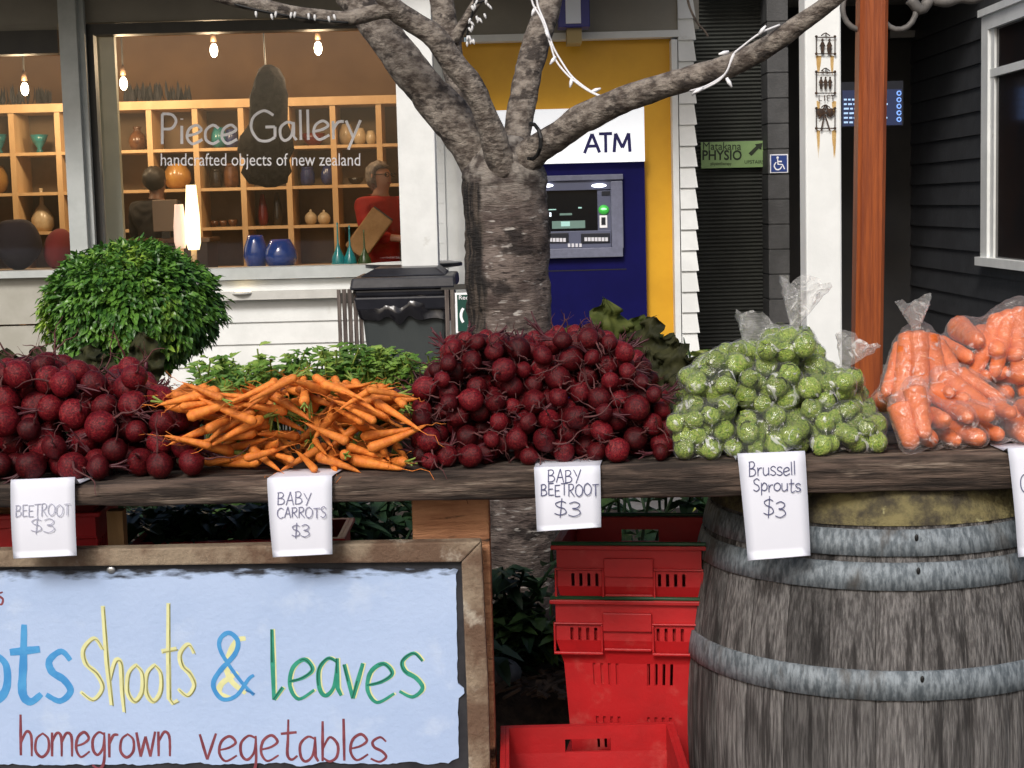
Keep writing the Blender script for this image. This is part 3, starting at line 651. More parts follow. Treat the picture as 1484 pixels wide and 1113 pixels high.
m_ = MB(); write(m_, [[(1127, 230), (1127.5, 238), (1134, 238.5), (1137, 245)], spline([(1125, 235), (1122, 240), (1125, 245.5), (1130, 245), (1133, 241)], 5), [(1128, 234), (1133, 234)]], 11.979, 2.2); m_.ell(at(1127, 228.5, 11.979), (.009, .003, .009)); m_.build('symbol', LETTERWHITE, ws)
wp = thing('signpost', 'square white post with rusting iron pictogram signs', 'post', (at(1194, 600, 8).x, 8, 0))
MB().box((at(1168, 300, 8).x, 8, 0), (at(1220, 300, 8).x, 8.17, 3.02)).build('shaft', POSTWHITE, wp, bevel=.01)
def streaks(x0, x1, y0, y1, seed):
    rg = random.Random(seed); m = MB()
    for k in range(14):
        x = rg.choice((x0, x1)) + rg.gauss(0, 2.0); yb = y0 + (y1 - y0) * rg.uniform(.4, 1); w2 = rg.uniform(.7, 2.3)
        flatpoly(m, [(x - w2, y0 + rg.uniform(-2, 3)), (x + w2, y0), (x + w2 * .7, (y0 + yb) / 2), (x, yb), (x - w2 * .8, (y0 + yb) / 2)], 7.9985 - k * .00005, .0004)
    return m
def stainmat():
    m = mat('rust run', (.75, .52, .22), (.62, .38, .12), rough=.7, scale=20); t = m.node_tree; b = t.nodes['Principled BSDF']
    n = t.nodes.new('ShaderNodeTexNoise'); n.inputs['Scale'].default_value = 60; r = t.nodes.new('ShaderNodeMapRange'); r.inputs[1].default_value = .3; r.inputs[2].default_value = .75; r.inputs[3].default_value = .35; r.inputs[4].default_value = .95
    t.links.new(n.outputs[0], r.inputs[0]); t.links.new(r.outputs[0], b.inputs['Alpha']); return m
STAIN = stainmat()
IY = 7.985
for nm, y0, y1, lb in (('toilet', 48, 80, 'iron toilet sign with man and woman figures, topmost on the white post'), ('lift', 99, 137, 'iron lift sign with three figures, middle one on the white post'), ('walk', 152, 188, 'round iron emblem sign, lowest on the white post')):
    sg = thing('iron_sign', lb, 'sign', at(1196, y1, IY), group='iron signs on the white post'); fr = MB(); xa_, xb_ = 1183, 1210
    write(fr, [[(xa_, y0 + 6), (xb_, y0 + 6)], [(xa_, y0 + 4), (xa_, y1)], [(xb_, y0 + 4), (xb_, y1)], [(xa_ - 1, y1 - 2), (xb_ + 1, y1 - 2)], spline([(1190, y0 + 4), (1196, y0), (1203, y0 + 4)], 4), [(1197, y0 - 1), (1197, y0 + 5)]], IY, 1.8, taper=1)
    for cx in (xa_, xb_):
        for cy in (y0 + 5, y1 - 2): fr.ell(at(cx, cy, IY), (.007, .005, .007), 8, 6)
    fr.build('frame', IRON, sg)
    fg = MB()
    def man(cx, top, h, skirt=0):
        fg.ell(at(cx, top + h * .1, IY), (h * .085 / 300, .003, h * .1 / 300), 10, 6)
        flatpoly(fg, [(cx - h * .07, top + h * .2), (cx + h * .07, top + h * .2), (cx + h * .2, top + h * .5), (cx + h * .13, top + h * .52), (cx + h * (.16 if skirt else .1), top + h * .68), (cx + h * .09, top + h), (cx + h * .01, top + h), (cx, top + h * .66), (cx - h * .01, top + h), (cx - h * .09, top + h), (cx - h * (.16 if skirt else .1), top + h * .68), (cx - h * .13, top + h * .52), (cx - h * .2, top + h * .5)], IY - .001, .004)
    if nm == 'toilet': man(1192, 56, 22); man(1202, 56, 22, 1)
    elif nm == 'lift':
        for q in (1190, 1196.5, 1203): man(q, 111, 18)
        write(fg, [[(1192, 107), (1192, 102), (1190, 104)], [(1192, 102), (1194, 104)], [(1199, 102), (1199, 107), (1197, 105)], [(1199, 107), (1201, 105)]], IY, 1.2)
    else:
        write(fg, [spline([(1186 + 5 * math.cos(a * .8) + 3, 163 + 5 * math.sin(a * .8)) for a in range(9)], 2), spline([(1203 + 5 * math.cos(a * .8), 163 + 5 * math.sin(a * .8)) for a in range(9)], 2), [(1196, 158), (1190, 190)], [(1196, 168), (1203, 190)], [(1187, 157), (1205, 170)], [(1205, 157), (1186, 172)], [(1196, 152), (1192, 160)], [(1197, 152), (1201, 160)]], IY, 2.4, taper=1)
        fg.ell(at(1189, 163, IY), (.018, .003, .018), 12, 6); fg.ell(at(1203, 163, IY), (.018, .003, .018), 12, 6)
    fg.build('figures', IRON, sg)
    if nm == 'lift':
        lt = MB(); write(lt, [[(1187, 138), (1187, 146), (1191, 146)], [(1195, 138), (1195, 146)], [(1199, 146), (1199, 138), (1203, 138)], [(1199, 142), (1202, 142)], [(1204, 138), (1210, 138)], [(1207, 138), (1207, 146)]], IY, 1.5, taper=1); lt.build('lettering', IRON, sg)
    st = streaks(1186, 1207, y1 + (10 if nm == 'lift' else 1), y1 + (34 if nm != 'walk' else 48), len(nm)); st.build('rust_run', STAIN, wp)
# orange verandah post
op = thing('verandah_post', 'orange stained timber post rising behind the bags of carrots', 'post', (at(1262, 500, 5.2).x, 5.2, 0))
OY = 5.2
pt, pb = at(1269, -60, OY), at(1260, 560, OY); dx = (pt.x - pb.x) / (pt.z - pb.z); hw = .0437; m_ = MB()
xb0 = pb.x - dx * pb.z; xt0 = pb.x + dx * (2.75 - pb.z)
ch_ = .012; oc = [(-hw + ch_, -hw), (hw - ch_, -hw), (hw, -hw + ch_), (hw, hw - ch_), (hw - ch_, hw), (-hw + ch_, hw), (-hw, hw - ch_), (-hw, -hw + ch_)]
m_.add([(xb0 + x, OY + hw + y, 0) for x, y in oc] + [(xt0 + x, OY + hw + y, 2.75) for x, y in oc], [tuple(reversed(range(8))), tuple(range(8, 16))] + [(i, (i + 1) % 8, (i + 1) % 8 + 8, i + 8) for i in range(8)])
m_.build('shaft', ORANGEWOOD, op)
FRET = mat('weathered pale iron', (.16, .15, .14), (.1, .095, .09), rough=.6, scale=20)
for cx, sgn in ((1247, -1), (1302, 1)):
    ring = [at(cx + 26 * math.cos(a), 12 + 31 * math.sin(a), OY + .05) for a in [R(20 * k) for k in range(18)]]; ring.append(ring[0])
    MB().tube(ring, .009, 8).build('scroll_bracket', FRET, op, smooth=True)
MB().tube([at(x, 6 + 9 * math.sin((x - 1325) / 6) * (1 if x < 1355 else .2) - (x - 1325) * .12, OY + .05) for x in range(1318, 1440, 5)], .018, 8).build('fretwork', FRET, op, smooth=True)
MB().pbox(1050, -170, 1600, -62, OY + .1, .1).build('beam', ORANGEWOOD, op)
# dark entry
en = thing('entry_building', 'dark unlit entry of the neighbouring building with a metal framed door', 'building', (3, 14.2, 0))
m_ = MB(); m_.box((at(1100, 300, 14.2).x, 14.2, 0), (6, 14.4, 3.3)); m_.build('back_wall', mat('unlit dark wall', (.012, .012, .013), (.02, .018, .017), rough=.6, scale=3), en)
m_ = MB(); m_.box((at(1010, 300, 12).x, 11.9, 3.04), (3.8, 14.4, 3.12)); m_.build('roof', WALLGREY, en)  # unseen roof, set back to darken the entry and leave the window lit
XW = 3.45
def atx(px, py, X):
    d = ray(px, py); return CAM + d * (X / d.x)
m_ = MB(); z = 0; Yn = 9.6
while z < 3.04:
    m_.add([(XW - .018, Yn, z), (XW - .018, 14.2, z), (XW - .002, 14.2, z + .17), (XW - .002, Yn, z + .17), (XW + .1, Yn, z), (XW + .1, 14.2, z), (XW + .1, 14.2, z + .17), (XW + .1, Yn, z + .17)], [(1, 0, 3, 2), (0, 1, 5, 4), (0, 4, 7, 3), (3, 7, 6, 2), (4, 5, 6, 7)]); z += .17
m_.build('side_wall', DKBOARD, en)
m_ = MB(); m_.box((xb, 9.6, 0), (xb + .05, 9.65, .01))
ya = atx(1433, 300, XW).y; z0_ = atx(1433, 372, XW).z; z1_ = atx(1437, 24, XW).z; fw_ = .1
m_ = MB(); xo = XW - .06
m_.box((xo, ya - fw_ * 1.6, z0_), (XW + .02, ya, z1_)); m_.box((xo, 9.9, z0_), (XW + .02, 10.05, z1_)); m_.box((xo, 10.05, z1_ - .1), (XW + .02, ya - fw_ * 1.6, z1_)); m_.box((xo - .03, 9.85, z0_ - .06), (XW + .02, ya + .04, z0_)); m_.box((xo - .02, 9.85, z1_), (XW + .02, ya + .03, z1_ + .05))
zr = atx(1450, 105, XW).z
m_.box((xo + .015, 10.05, zr - .025), (XW + .01, ya - fw_ * 1.6, zr + .03)); m_.box((xo + .02, ya - fw_ * 1.6 - .09, z0_), (XW + .01, ya - fw_ * 1.6, z1_ - .1))
wnd = m_.build('window', WHITE, en)
MB().box((XW - .024, 10.05, z0_), (XW - .02, ya - .25, z1_ - .1)).build('glass', mat('dark window glass', (.02, .013, .012), (.008, .009, .011), rough=.12, scale=1.5), wnd)
dr = MB(); dr.pbox(1337, 130, 1344, 411, 14.0, .06); dr.pbox(1350, 118, 1352, 470, 13.9, .04); dr.pbox(1354, 118, 1357, 470, 13.9, .04); dr.pbox(1290, 44, 1340, 54, 14.05, .05); dr.pbox(1337, 44, 1342, 130, 14.05, .05)
dr = dr.build('door', mat('dull aluminium', (.30, .30, .31), rough=.4, metal=.3), en)
MB().tube([at(x, y, 13.85) for x, y in ((1345, 239), (1368, 239), (1368, 334), (1345, 334))], .009, 8).build('handle', mat('dull steel', (.42, .42, .43), rough=.35, metal=.4), dr)
MB().pbox(1344.5, 138, 1349.5, 178, 13.88, .02).build('green_sticker', emitmat('green lit letters', (.03, .35, .09, 1), .35), dr)
mn = thing('menu_screen', 'dark blue lit menu screen half hidden by the orange post', 'screen', at(1264, 182, 12.6))
MB().pbox(1219, 118, 1309, 183, 12.6, .06).build('casing', mat('screen bezel', (.01, .012, .02), rough=.4), mn)
MB().pbox(1221, 130, 1307, 182, 12.594, .004).build('display', emitmat('navy display', (.010, .018, .06, 1), .5), mn)
m_ = MB(); rg = random.Random(4)
for k in range(6):
    x = 1223
    while x < 1284: 
        wq = rg.uniform(3, 8); m_.pbox(x, 143 + k * 6.6, x + wq, 145.6 + k * 6.6, 12.591, .002); x += wq + 2
m_.build('text_lines', emitmat('menu text', (.40, .6, .9, 1), .35), mn)
m_ = MB()
for k in range(5): write(m_, [spline([(1303 + 3 * math.cos(a), 135 + k * 9.5 + 3 * math.sin(a)) for a in (0, 1.2, 2.4, 3.6, 4.9, 6.0)], 3)], 12.591, 2)
m_.build('icons', emitmat('icon blue', (.2, .4, .95, 1), .5), mn)
# thing glimpsed in the gap: low parked white roofline seen as a pale slab
# ================================================================== BIN, ENCLOSURE, LEANER TABLE
BY = 9.5; kb = BY / F
bn = thing('wheelie_bin', 'charcoal wheelie bin with a black lid behind the stall', 'bin', (at(586, 500, BY).x, BY + .3, 0))
def frustum(mb, x0, x1, y0, y1, za, X0, X1, Y0_, Y1_, zb):
    mb.add([(x0, y0, za), (x1, y0, za), (x1, y1, za), (x0, y1, za), (X0, Y0_, zb), (X1, Y0_, zb), (X1, Y1_, zb), (X0, Y1_, zb)], [(0, 3, 2, 1), (4, 5, 6, 7), (0, 1, 5, 4), (1, 2, 6, 5), (2, 3, 7, 6), (3, 0, 4, 7)])
xl, xr, zr0, zr1 = at(522, 430, BY).x, at(648, 430, BY).x, at(585, 434, BY).z, at(585, 398, BY).z
m_ = MB(); frustum(m_, xl + .07, xr - .07, BY + .06, BY + .5, .06, xl, xr, BY, BY + .56, zr0 + .02); m_.build('body', BINGREY, bn, bevel=.02)
m_ = MB(); frustum(m_, xl - .02, xr + .02, BY - .03, BY + .6, zr0 - .06, xl - .035, xr + .035, BY - .045, BY + .6, zr0 + .02); frustum(m_, xl - .02, xr + .02, BY - .04, BY + .6, zr0 + .021, xl - .03, xr + .03, BY - .05, BY + .6, zr0 + .06); m_.build('rim', BLACKPL, bn, bevel=.012)
m_ = MB(); frustum(m_, xl - .055, xr + .055, BY - .075, BY + .64, zr0 + .062, xl - .04, xr + .05, BY - .06, BY + .63, zr1 - .01); frustum(m_, xl + .0, xr - .0, BY + .0, BY + .6, zr1 - .009, xl + .08, xr - .06, BY + .08, BY + .55, zr1 + .035); m_.build('lid', BLACKPL, bn, bevel=.014)
m_ = MB(); ns_ = 120                                             # crumpled black liner hanging out under the lid
for i in range(9):
    for k in range(ns_):
        a = 2 * math.pi * k / ns_; ca, sa = math.cos(a), math.sin(a); q = max(abs(ca), abs(sa)) ** .85; hx, hy = (xr - xl) / 2 + .03, .31; f = i / 8
        px_, py_ = (xl + xr) / 2 + ca / q * hx, BY + .28 + sa / q * hy; nn = noise.noise(Vector((px_ * 9, py_ * 9, f * 2))) * .035 + noise.noise(Vector((px_ * 30, py_ * 30, f * 5))) * .012
        m_.v.append(Vector((px_ + ca * (nn - .012 * f), py_ + sa * (nn - .012 * f) - .012, zr0 + .07 - f * (.19 + .05 * noise.noise(Vector((ca * 4, sa * 4, 3)))))))
for i in range(8):
    for k in range(ns_): a, b_ = i * ns_ + k, i * ns_ + (k + 1) % ns_; m_.f.append((a, b_, b_ + ns_, a + ns_))
m_.build('bin_liner', mat('black polythene', (.010, .010, .013), rough=.22, spec=.6), bn, smooth=True)
for s_ in (-1, 1): MB().tube([(bn.location.x + s_ * .2, BY + .56, .1), (bn.location.x + s_ * .25, BY + .56, .1)], .1, 20).build('wheel', BLACK, bn)
be = thing('bin_enclosure', 'grey slatted timber surround either side of the wheelie bin', 'screen', (at(520, 500, BY).x, BY, 0))
SLAT = mat('weathered grey slats', (.15, .125, .11), (.07, .055, .05), rough=.8, scale=14, stretch=(5, 5, .4), bump=.4)
for k, (a, b) in enumerate(((489, 494), (496.5, 502), (504.5, 510), (512.5, 518), (520, 525.5), (645, 651), (653, 659))):
    d = .03 * k if k < 5 else 0
    m_ = MB(); m_.box((at(a, 450, BY - .1 + d).x, BY - .1 + d, 0), (at(b, 450, BY - .1 + d).x, BY - .075 + d, at(a, 420, BY - .1).z)); m_.build('slat', SLAT, be)
MB().box((at(487, 430, BY).x, BY + .07, .9), (at(527, 430, BY).x, BY + .1, .96)).build('rail', DARKFRAME, be)
m_ = MB(); m_.box((at(640, 430, BY).x, BY - .07, .97), (at(700, 430, BY).x, BY - .03, 1.0)); m_.build('rail', DARKFRAME, be); MB().box((at(693, 430, BY).x, BY - .07, 0), (at(700, 430, BY).x, BY - .03, .969)).build('post', DARKFRAME, be)
rs = thing('recycling_sign', 'dark green recycling sign with white arrows beside the tree trunk', 'sign', at(676, 480, BY - .13))
MB().pbox(660, 424, 700, 482, BY - .14, .012).build('white_border', LETTERWHITE, rs); MB().pbox(663, 427, 698, 480, BY - .144, .003).build('green_field', DKGREENSIGN, rs)
font_text('lettering', 'Recycle', LETTERWHITE, rs, 665, 694, 434, BY - .147, hpx=6)
m_ = MB()
for a0 in (0.3, 2.4, 4.5): write(m_, [[(681 + 13 * math.cos(a0 + t_ * .3), 457 + 15 * math.sin(a0 + t_ * .3)) for t_ in range(6)]], BY - .147, 4.5, taper=1)
m_.build('arrows', LETTERWHITE, rs)
lt_ = thing('leaner_table', 'high round table with a white top and dark edge behind the white column', 'table', (at(600, 390, 10.45).x, 10.45, 0))
pc = at(600, 389, 10.45); rr = 70 / F * 10.45
MB().lathe([(rr - .012, pc.z + .03), (rr - .002, pc.z + .036), (rr - .05, pc.z + .04), (0, pc.z + .041)], (pc.x, 10.45 + .0, 0), 48).build('table_top', WHITE, lt_, smooth=False)
MB().lathe([(rr - .08, pc.z), (rr, pc.z + .012), (rr, pc.z + .03), (0, pc.z + .0301)], (pc.x, 10.45, 0), 48).build('table_edge', BLACKPL, lt_)
MB().lathe([(.25, 0), (.25, .02), (.04, .05), (.035, pc.z)], (pc.x, 10.45, 0), 20).build('pedestal', BLACKPL, lt_)
# ================================================================== CHERRY TREE
TY = 4.2
def barkmat(peel=True):
    m = mat('cherry bark', (.066, .046, .040), (.185, .148, .128), rough=.75, scale=13, detail=9, stretch=(1, 1, 1.5), bump=1, bscale=55, lo=.34, hi=.66, c3=(.022, .016, .014), sc3=8, lo3=.5, hi3=.62, bstretch=(.6, .6, 2.2))
    t = m.node_tree; N, L = t.nodes, t.links; b = N['Principled BSDF']; col = b.inputs['Base Color'].links[0].from_socket
    tc = N.new('ShaderNodeTexCoord'); mp = N.new('ShaderNodeMapping'); mp.inputs['Scale'].default_value = (26, 26, 105); L.new(tc.outputs['Object'], mp.inputs[0])
    v = N.new('ShaderNodeTexNoise'); v.inputs['Scale'].default_value = 1; v.inputs['Detail'].default_value = 3; L.new(mp.outputs[0], v.inputs[0])
    r = N.new('ShaderNodeMapRange'); r.inputs[1].default_value = .62; r.inputs[2].default_value = .7; L.new(v.outputs[0], r.inputs[0])
    x = N.new('ShaderNodeMix'); x.data_type = 'RGBA'; L.new(r.outputs[0], x.inputs[0]); L.new(col, x.inputs[6]); x.inputs[7].default_value = (.40, .37, .34, 1)
    r2 = N.new('ShaderNodeMapRange'); r2.inputs[1].default_value = .40; r2.inputs[2].default_value = .33; L.new(v.outputs[0], r2.inputs[0])
    x2 = N.new('ShaderNodeMix'); x2.data_type = 'RGBA'; L.new(r2.outputs[0], x2.inputs[0]); L.new(x.outputs[2], x2.inputs[6]); x2.inputs[7].default_value = (.045, .033, .03, 1)
    out = x2.outputs[2]
    # the dead plate of dark, lengthwise split bark on one side of the trunk
    sp = N.new('ShaderNodeSeparateXYZ'); nz = N.new('ShaderNodeTexNoise'); nz.inputs['Scale'].default_value = 14; nz.inputs['Detail'].default_value = 5; L.new(tc.outputs['Object'], nz.inputs[0]); L.new(tc.outputs['Object'], sp.inputs[0])
    def rg_(v, a, b_):
        r_ = N.new('ShaderNodeMapRange'); r_.interpolation_type = 'SMOOTHSTEP'; r_.inputs[1].default_value = a; r_.inputs[2].default_value = b_; L.new(v, r_.inputs[0]); return r_.outputs[0]
    def ma_(op, a, b_):
        q = N.new('ShaderNodeMath'); q.operation = op
        for i_, v_ in enumerate((a, b_)):
            if isinstance(v_, (int, float)): q.inputs[i_].default_value = v_
            else: L.new(v_, q.inputs[i_])
        return q.outputs[0]
    xx = ma_('ADD', sp.outputs[0], ma_('MULTIPLY', nz.outputs[0], .05)); zz = ma_('ADD', sp.outputs[2], ma_('MULTIPLY', nz.outputs[0], .12))
    mask = ma_('MULTIPLY', rg_(xx, -.022, -.034), ma_('MULTIPLY', rg_(zz, 1.245, 1.215), rg_(zz, .60, .80)))
    mp3 = N.new('ShaderNodeMapping'); mp3.inputs['Scale'].default_value = (60, 60, 7); L.new(tc.outputs['Object'], mp3.inputs[0])
    n3 = N.new('ShaderNodeTexNoise'); n3.inputs['Scale'].default_value = 1; n3.inputs['Detail'].default_value = 6; L.new(mp3.outputs[0], n3.inputs[0])
    cr = N.new('ShaderNodeMix'); cr.data_type = 'RGBA'; L.new(rg_(n3.outputs[0], .42, .62), cr.inputs[0]); cr.inputs[6].default_value = (.010, .008, .007, 1); cr.inputs[7].default_value = (.085, .066, .052, 1)
    lg = N.new('ShaderNodeMix'); lg.data_type = 'RGBA'; n4 = N.new('ShaderNodeTexNoise'); n4.inputs['Scale'].default_value = 34; n4.inputs['Detail'].default_value = 9; L.new(tc.outputs['Object'], n4.inputs[0]); L.new(rg_(n4.outputs[0], .36, .62), lg.inputs[0]); lg.inputs[6].default_value = (.06, .047, .04, 1); lg.inputs[7].default_value = (.30, .27, .235, 1)
    up = N.new('ShaderNodeMix'); up.data_type = 'RGBA'; L.new(rg_(zz, 1.10, 1.30), up.inputs[0]); L.new(out, up.inputs[6]); L.new(lg.outputs[2], up.inputs[7]); out = up.outputs[2]
    fx = N.new('ShaderNodeMix'); fx.data_type = 'RGBA'; L.new(mask, fx.inputs[0]); L.new(out, fx.inputs[6]); L.new(cr.outputs[2], fx.inputs[7])
    L.new(fx.outputs[2], b.inputs['Base Color']); return m
BARK = barkmat(); 
LIMB = mat('grey limb bark', (.085, .066, .054), (.30, .262, .222), rough=.75, scale=34, detail=9, bump=1, bscale=70, c3=(.05, .04, .034), sc3=19, lo3=.52, hi3=.64, stretch=(1, 1, 1.7))
SPLIT = mat('dark split bark', (.030, .022, .018), (.085, .066, .052), rough=.9, scale=14, stretch=(3, 3, .6), bump=1, bscale=40)
tree = thing('cherry_tree', 'bare grey cherry tree with spreading limbs growing behind the vegetable stall', 'tree', (at(745, 917, TY).x, TY, .33))
def limb(pts, name, m, parent, seg=26, amp=.06, fr=14, step=5):
    """pts: (px, py, width px, depth offset)"""
    pts = list(pts)
    if pts[-1][1] < 0 and name == 'branch':       # carry the limb on, thinning, beyond the photo's edge
        (xa, ya, wa, da), (xb, yb, wb, db) = pts[-2], pts[-1]; n_ = math.hypot(xb - xa, yb - ya); ux, uy = (xb - xa) / n_, (yb - ya) / n_; rq = random.Random(int(xb))
        for k in range(1, 7): pts.append((xb + ux * 62 * k + rq.uniform(-9, 9) * k, yb + uy * 62 * k - 2.5 * k * k + rq.uniform(-5, 5) * k, wb * (1 - k / 6.6), db + rq.uniform(-.02, .02) * k))
    q = spline([(a, b_, c_, d) for a, b_, c_, d in pts], step); P = [at(a, b_, TY + d) for a, b_, c_, d in q]; r = [c_ / F * (TY + d) / 2 * (.93 if name != 'trunk' else 1) for a, b_, c_, d in q]
    m_ = MB(); m_.tube(P, r, seg)
    cs = P
    for i, v in enumerate(m_.v):
        k = i // seg
        if k < len(cs):
            d = v - cs[k]; v += d * (amp * 2.2 * noise.noise(v * fr) + amp * noise.noise(v * fr * 3) + amp * .8 * noise.noise(Vector((v.x * 6, v.y * 6, v.z * 90))))
    return m_.build(name, m, parent, smooth=True)
limb([(756, 960, 150, .05), (752, 900, 128, .02), (750, 840, 118, 0), (748, 700, 116, 0), (745, 560, 119, 0), (741, 470, 120, 0), (737, 400, 120, 0), (734, 320, 122, 0), (731, 270, 122, 0), (730, 240, 116, 0), (731, 215, 88, .0), (733, 196, 50, 0)], 'trunk', BARK, tree, seg=48, amp=.05, fr=9, step=9)
limb([(712, 258, 60, .0), (692, 225, 68, 0), (668, 190, 64, 0), (636, 150, 62, .01), (606, 115, 60, .02), (580, 82, 58, .03), (550, 45, 54, .05), (522, 10, 48, .07), (490, -40, 44, .1)], 'branch', LIMB, tree)
limb([(730, 250, 50, -.07), (716, 205, 42, -.1), (703, 165, 38, -.12), (683, 125, 37, -.14), (655, 88, 37, -.15), (628, 52, 37, -.17), (598, 32, 34, -.18), (574, 16, 32, -.2), (552, -10, 28, -.22), (536, -40, 26, -.24)], 'branch', LIMB, tree)
limb([(578, 20, 20, -.2), (556, 16, 24, -.21), (530, 21, 24, -.22), (500, 27, 24, -.23), (460, 24, 23, -.24), (420, 17, 22, -.25), (380, 8, 21, -.26), (340, 0, 20, -.27), (290, -14, 19, -.28)], 'branch', LIMB, tree, seg=14)
limb([(716, 250, 50, .1), (694, 205, 42, .12), (680, 170, 36, .14), (666, 130, 33, .16), (656, 95, 34, .17), (650, 60, 40, .18), (644, 25, 37, .19), (638, -5, 36, .2), (630, -50, 34, .22)], 'branch', LIMB, tree)
limb([(656, 60, 22, .16), (668, 40, 17, .15), (680, 20, 15, .14), (692, 2, 14, .13), (706, -25, 13, .12)], 'branch', LIMB, tree, seg=12)
limb([(738, 250, 54, .02), (748, 205, 44, .04), (754, 165, 42, .06), (762, 125, 43, .08), (771, 85, 43, .1), (783, 45, 42, .12), (794, 10, 40, .14), (806, -40, 38, .17)], 'branch', LIMB, tree)
limb([(742, 258, 56, -.03), (766, 226, 50, -.06), (786, 210, 46, -.09), (815, 192, 46, -.12), (852, 168, 46, -.16), (900, 146, 42, -.2), (950, 128, 40, -.24), (1000, 112, 38, -.28), (1045, 100, 37, -.32), (1085, 82, 34, -.35), (1120, 62, 31, -.38), (1160, 34, 29, -.41), (1198, 6, 27, -.44), (1240, -30, 24, -.47)], 'branch', LIMB, tree)
limb([(740, 218, 60, -.02), (733, 232, 84, -.025), (726, 250, 84, -.02)], 'fork', BARK, tree, amp=.06)
limb([(996, -4, 4, -.1), (1000, 12, 4, -.1), (1010, 32, 3.5, -.1), (1022, 46, 3, -.1), (1026, 53, 4, -.1)], 'twig', SPLIT, tree, seg=6, amp=.1)
for a, b_ in ((680, 118), (606, 44), (742, 82), (1084, 84), (612, 90), (776, 72), (560, 62)):
    pass
# fairy lights
CABLE = mat('white cable', (.72, .72, .74), rough=.4)
def fairy(lines, lamps, label, m, bulbm, group='fairy lights in the tree'):
    c0 = at(lines[0][0][0], lines[0][0][1], TY - .05); t = thing('fairy_lights', label, 'string lights', c0, group=group)
    m_ = MB()
    for ln in lines: m_.tube([at(a, b_, TY + d) for a, b_, d in spline(ln, 5)], 3.0 / F * TY / 2, 6)
    m_.build('cable', m, t, smooth=True)
    for a, b_, d, ang in lamps:
        p = at(a, b_, TY + d); v = Vector((math.cos(ang), -.2, -math.sin(ang))) * (.014 if bulbm.name.startswith('small') else .024)
        MB().tube([p, p + v * .5, p + v], [.0025, .0034, .0015] if bulbm.name.startswith('small') else [.0035, .005, .002], 8).build('bulb', bulbm, t, smooth=True)
BULB = mat('frosted bulb', (.8, .8, .82), rough=.3); SBULB = mat('small frosted bulb', (.6, .6, .6), rough=.4)
fairy([[(769, -20, .0), (772, 5, .0), (785, 28, -.02), (797, 62, -.03), (806, 88, -.04), (826, 112, -.08), (850, 130, -.14), (870, 140, -.17)], [(778, -20, .0), (779, 6, .0), (790, 34, -.02), (801, 66, -.03), (813, 88, -.04), (830, 112, -.08), (856, 132, -.14), (873, 140, -.17)]],
      [(791, 44, -.03, 1.2), (829, 113, -.09, 1.8), (857, 133, -.14, -.3), (776, 10, 0, 2.0), (805, 82, -.04, 2.2)], 'white fairy light cable drooping from the middle limb to the long right limb', CABLE, BULB)
fairy([[(1003, 137, -.31), (1022, 128, -.36), (1043, 116, -.38), (1055, 100, -.39), (1062, 80, -.39), (1075, 68, -.395), (1102, 48, -.41), (1130, 36, -.4)], [(1000, 132, -.31), (1025, 124, -.36), (1050, 108, -.38), (1058, 92, -.39), (1064, 78, -.39)]],
      [(1056, 75, -.4, 2.9), (1053, 113, -.4, 1.1), (1100, 50, -.42, -.9), (1018, 128, -.37, 2.7)], 'white fairy light cable wrapped around the end of the long right limb', CABLE, BULB)
lamps_ = []; random.seed(8); ln_ = [(690, -15, .08), (686, 12, .08), (680, 35, .09), (676, 58, .1)]
for k in range(22): 
    t_ = random.random(); lamps_.append((690 - 14 * t_ + random.uniform(-4, 26) * (1 - t_ * .6), -8 + 68 * t_, .07, random.uniform(.8, 2.0)))
fairy([ln_, [(684, 8, .08), (704, 0, .07), (722, -4, .07)]], lamps_, 'dark fairy light cable with white bulbs on the short upright branch', BLACK, SBULB)
lamps_ = [(372 + k * 9.5 + random.uniform(-3, 3), 14 + k * .55 + random.uniform(0, 6), -.3, random.uniform(1.2, 1.9)) for k in range(14) if k % 3 != 1]
fairy([[(340, 6, -.29), (380, 16, -.29), (430, 25, -.28), (470, 30, -.27), (505, 33, -.26)]], lamps_, 'icicle fairy lights along the underside of the branch over the gallery window', BLACK, SBULB)
# tie round the base of the long limb
MB().tube([at(770 + 14 * math.cos(a), 205 + 26 * math.sin(a), TY - .13 - .05 * abs(math.cos(a))) for a in [R(30 * k - 100) for k in range(8)]], .005, 6).build('limb_tie', BLACK, tree)

# ================================================================== FOLIAGE
LF_TOPI = leafmat('topiary leaf', (.036, .115, .018), (.13, .29, .04), (.36, .52, .065), rough=.35, scale=16)
YB = 6.0
def leaf_ball(name_parts, c, rx, rz, n, L, W, m, parent, seed, droop=.75, shell=.35):
    random.seed(seed); m_ = MB()
    for k in range(n):
        u = random.uniform(-1, 1); a = random.uniform(0, 2 * math.pi); s_ = math.sqrt(1 - u * u); d = Vector((s_ * math.cos(a), s_ * math.sin(a), u))
        lump = 1 + .10 * noise.noise(d * 3.1 + Vector((seed, 0, 0))) + .09 * noise.noise(d * 8) + (.06 * random.random() if random.random() < .12 else 0)
        rr_ = lump * (1 - shell * random.random() ** 1.7)
        p = Vector(c) + Vector((d.x * rx, d.y * rx, d.z * rz)) * rr_
        dirv = d * (1 - droop * .6) + Vector((random.uniform(-.5, .5), random.uniform(-.5, .5), -droop + random.uniform(-.25, .35)))
        l = L * random.uniform(.65, 1.25)
        m_.leaf(p, dirv, d + Vector((random.uniform(-.4, .4), random.uniform(-.4, .4), .5)), l, W * random.uniform(.7, 1.2), bend=random.uniform(.05, .4))
    return m_.build(name_parts, m, parent)
cb_ = at(192, 446, YB)
tp = thing('topiary_bush', 'round clipped topiary bush with glossy green leaves in front of the gallery', 'bush', (cb_.x, YB, .3))
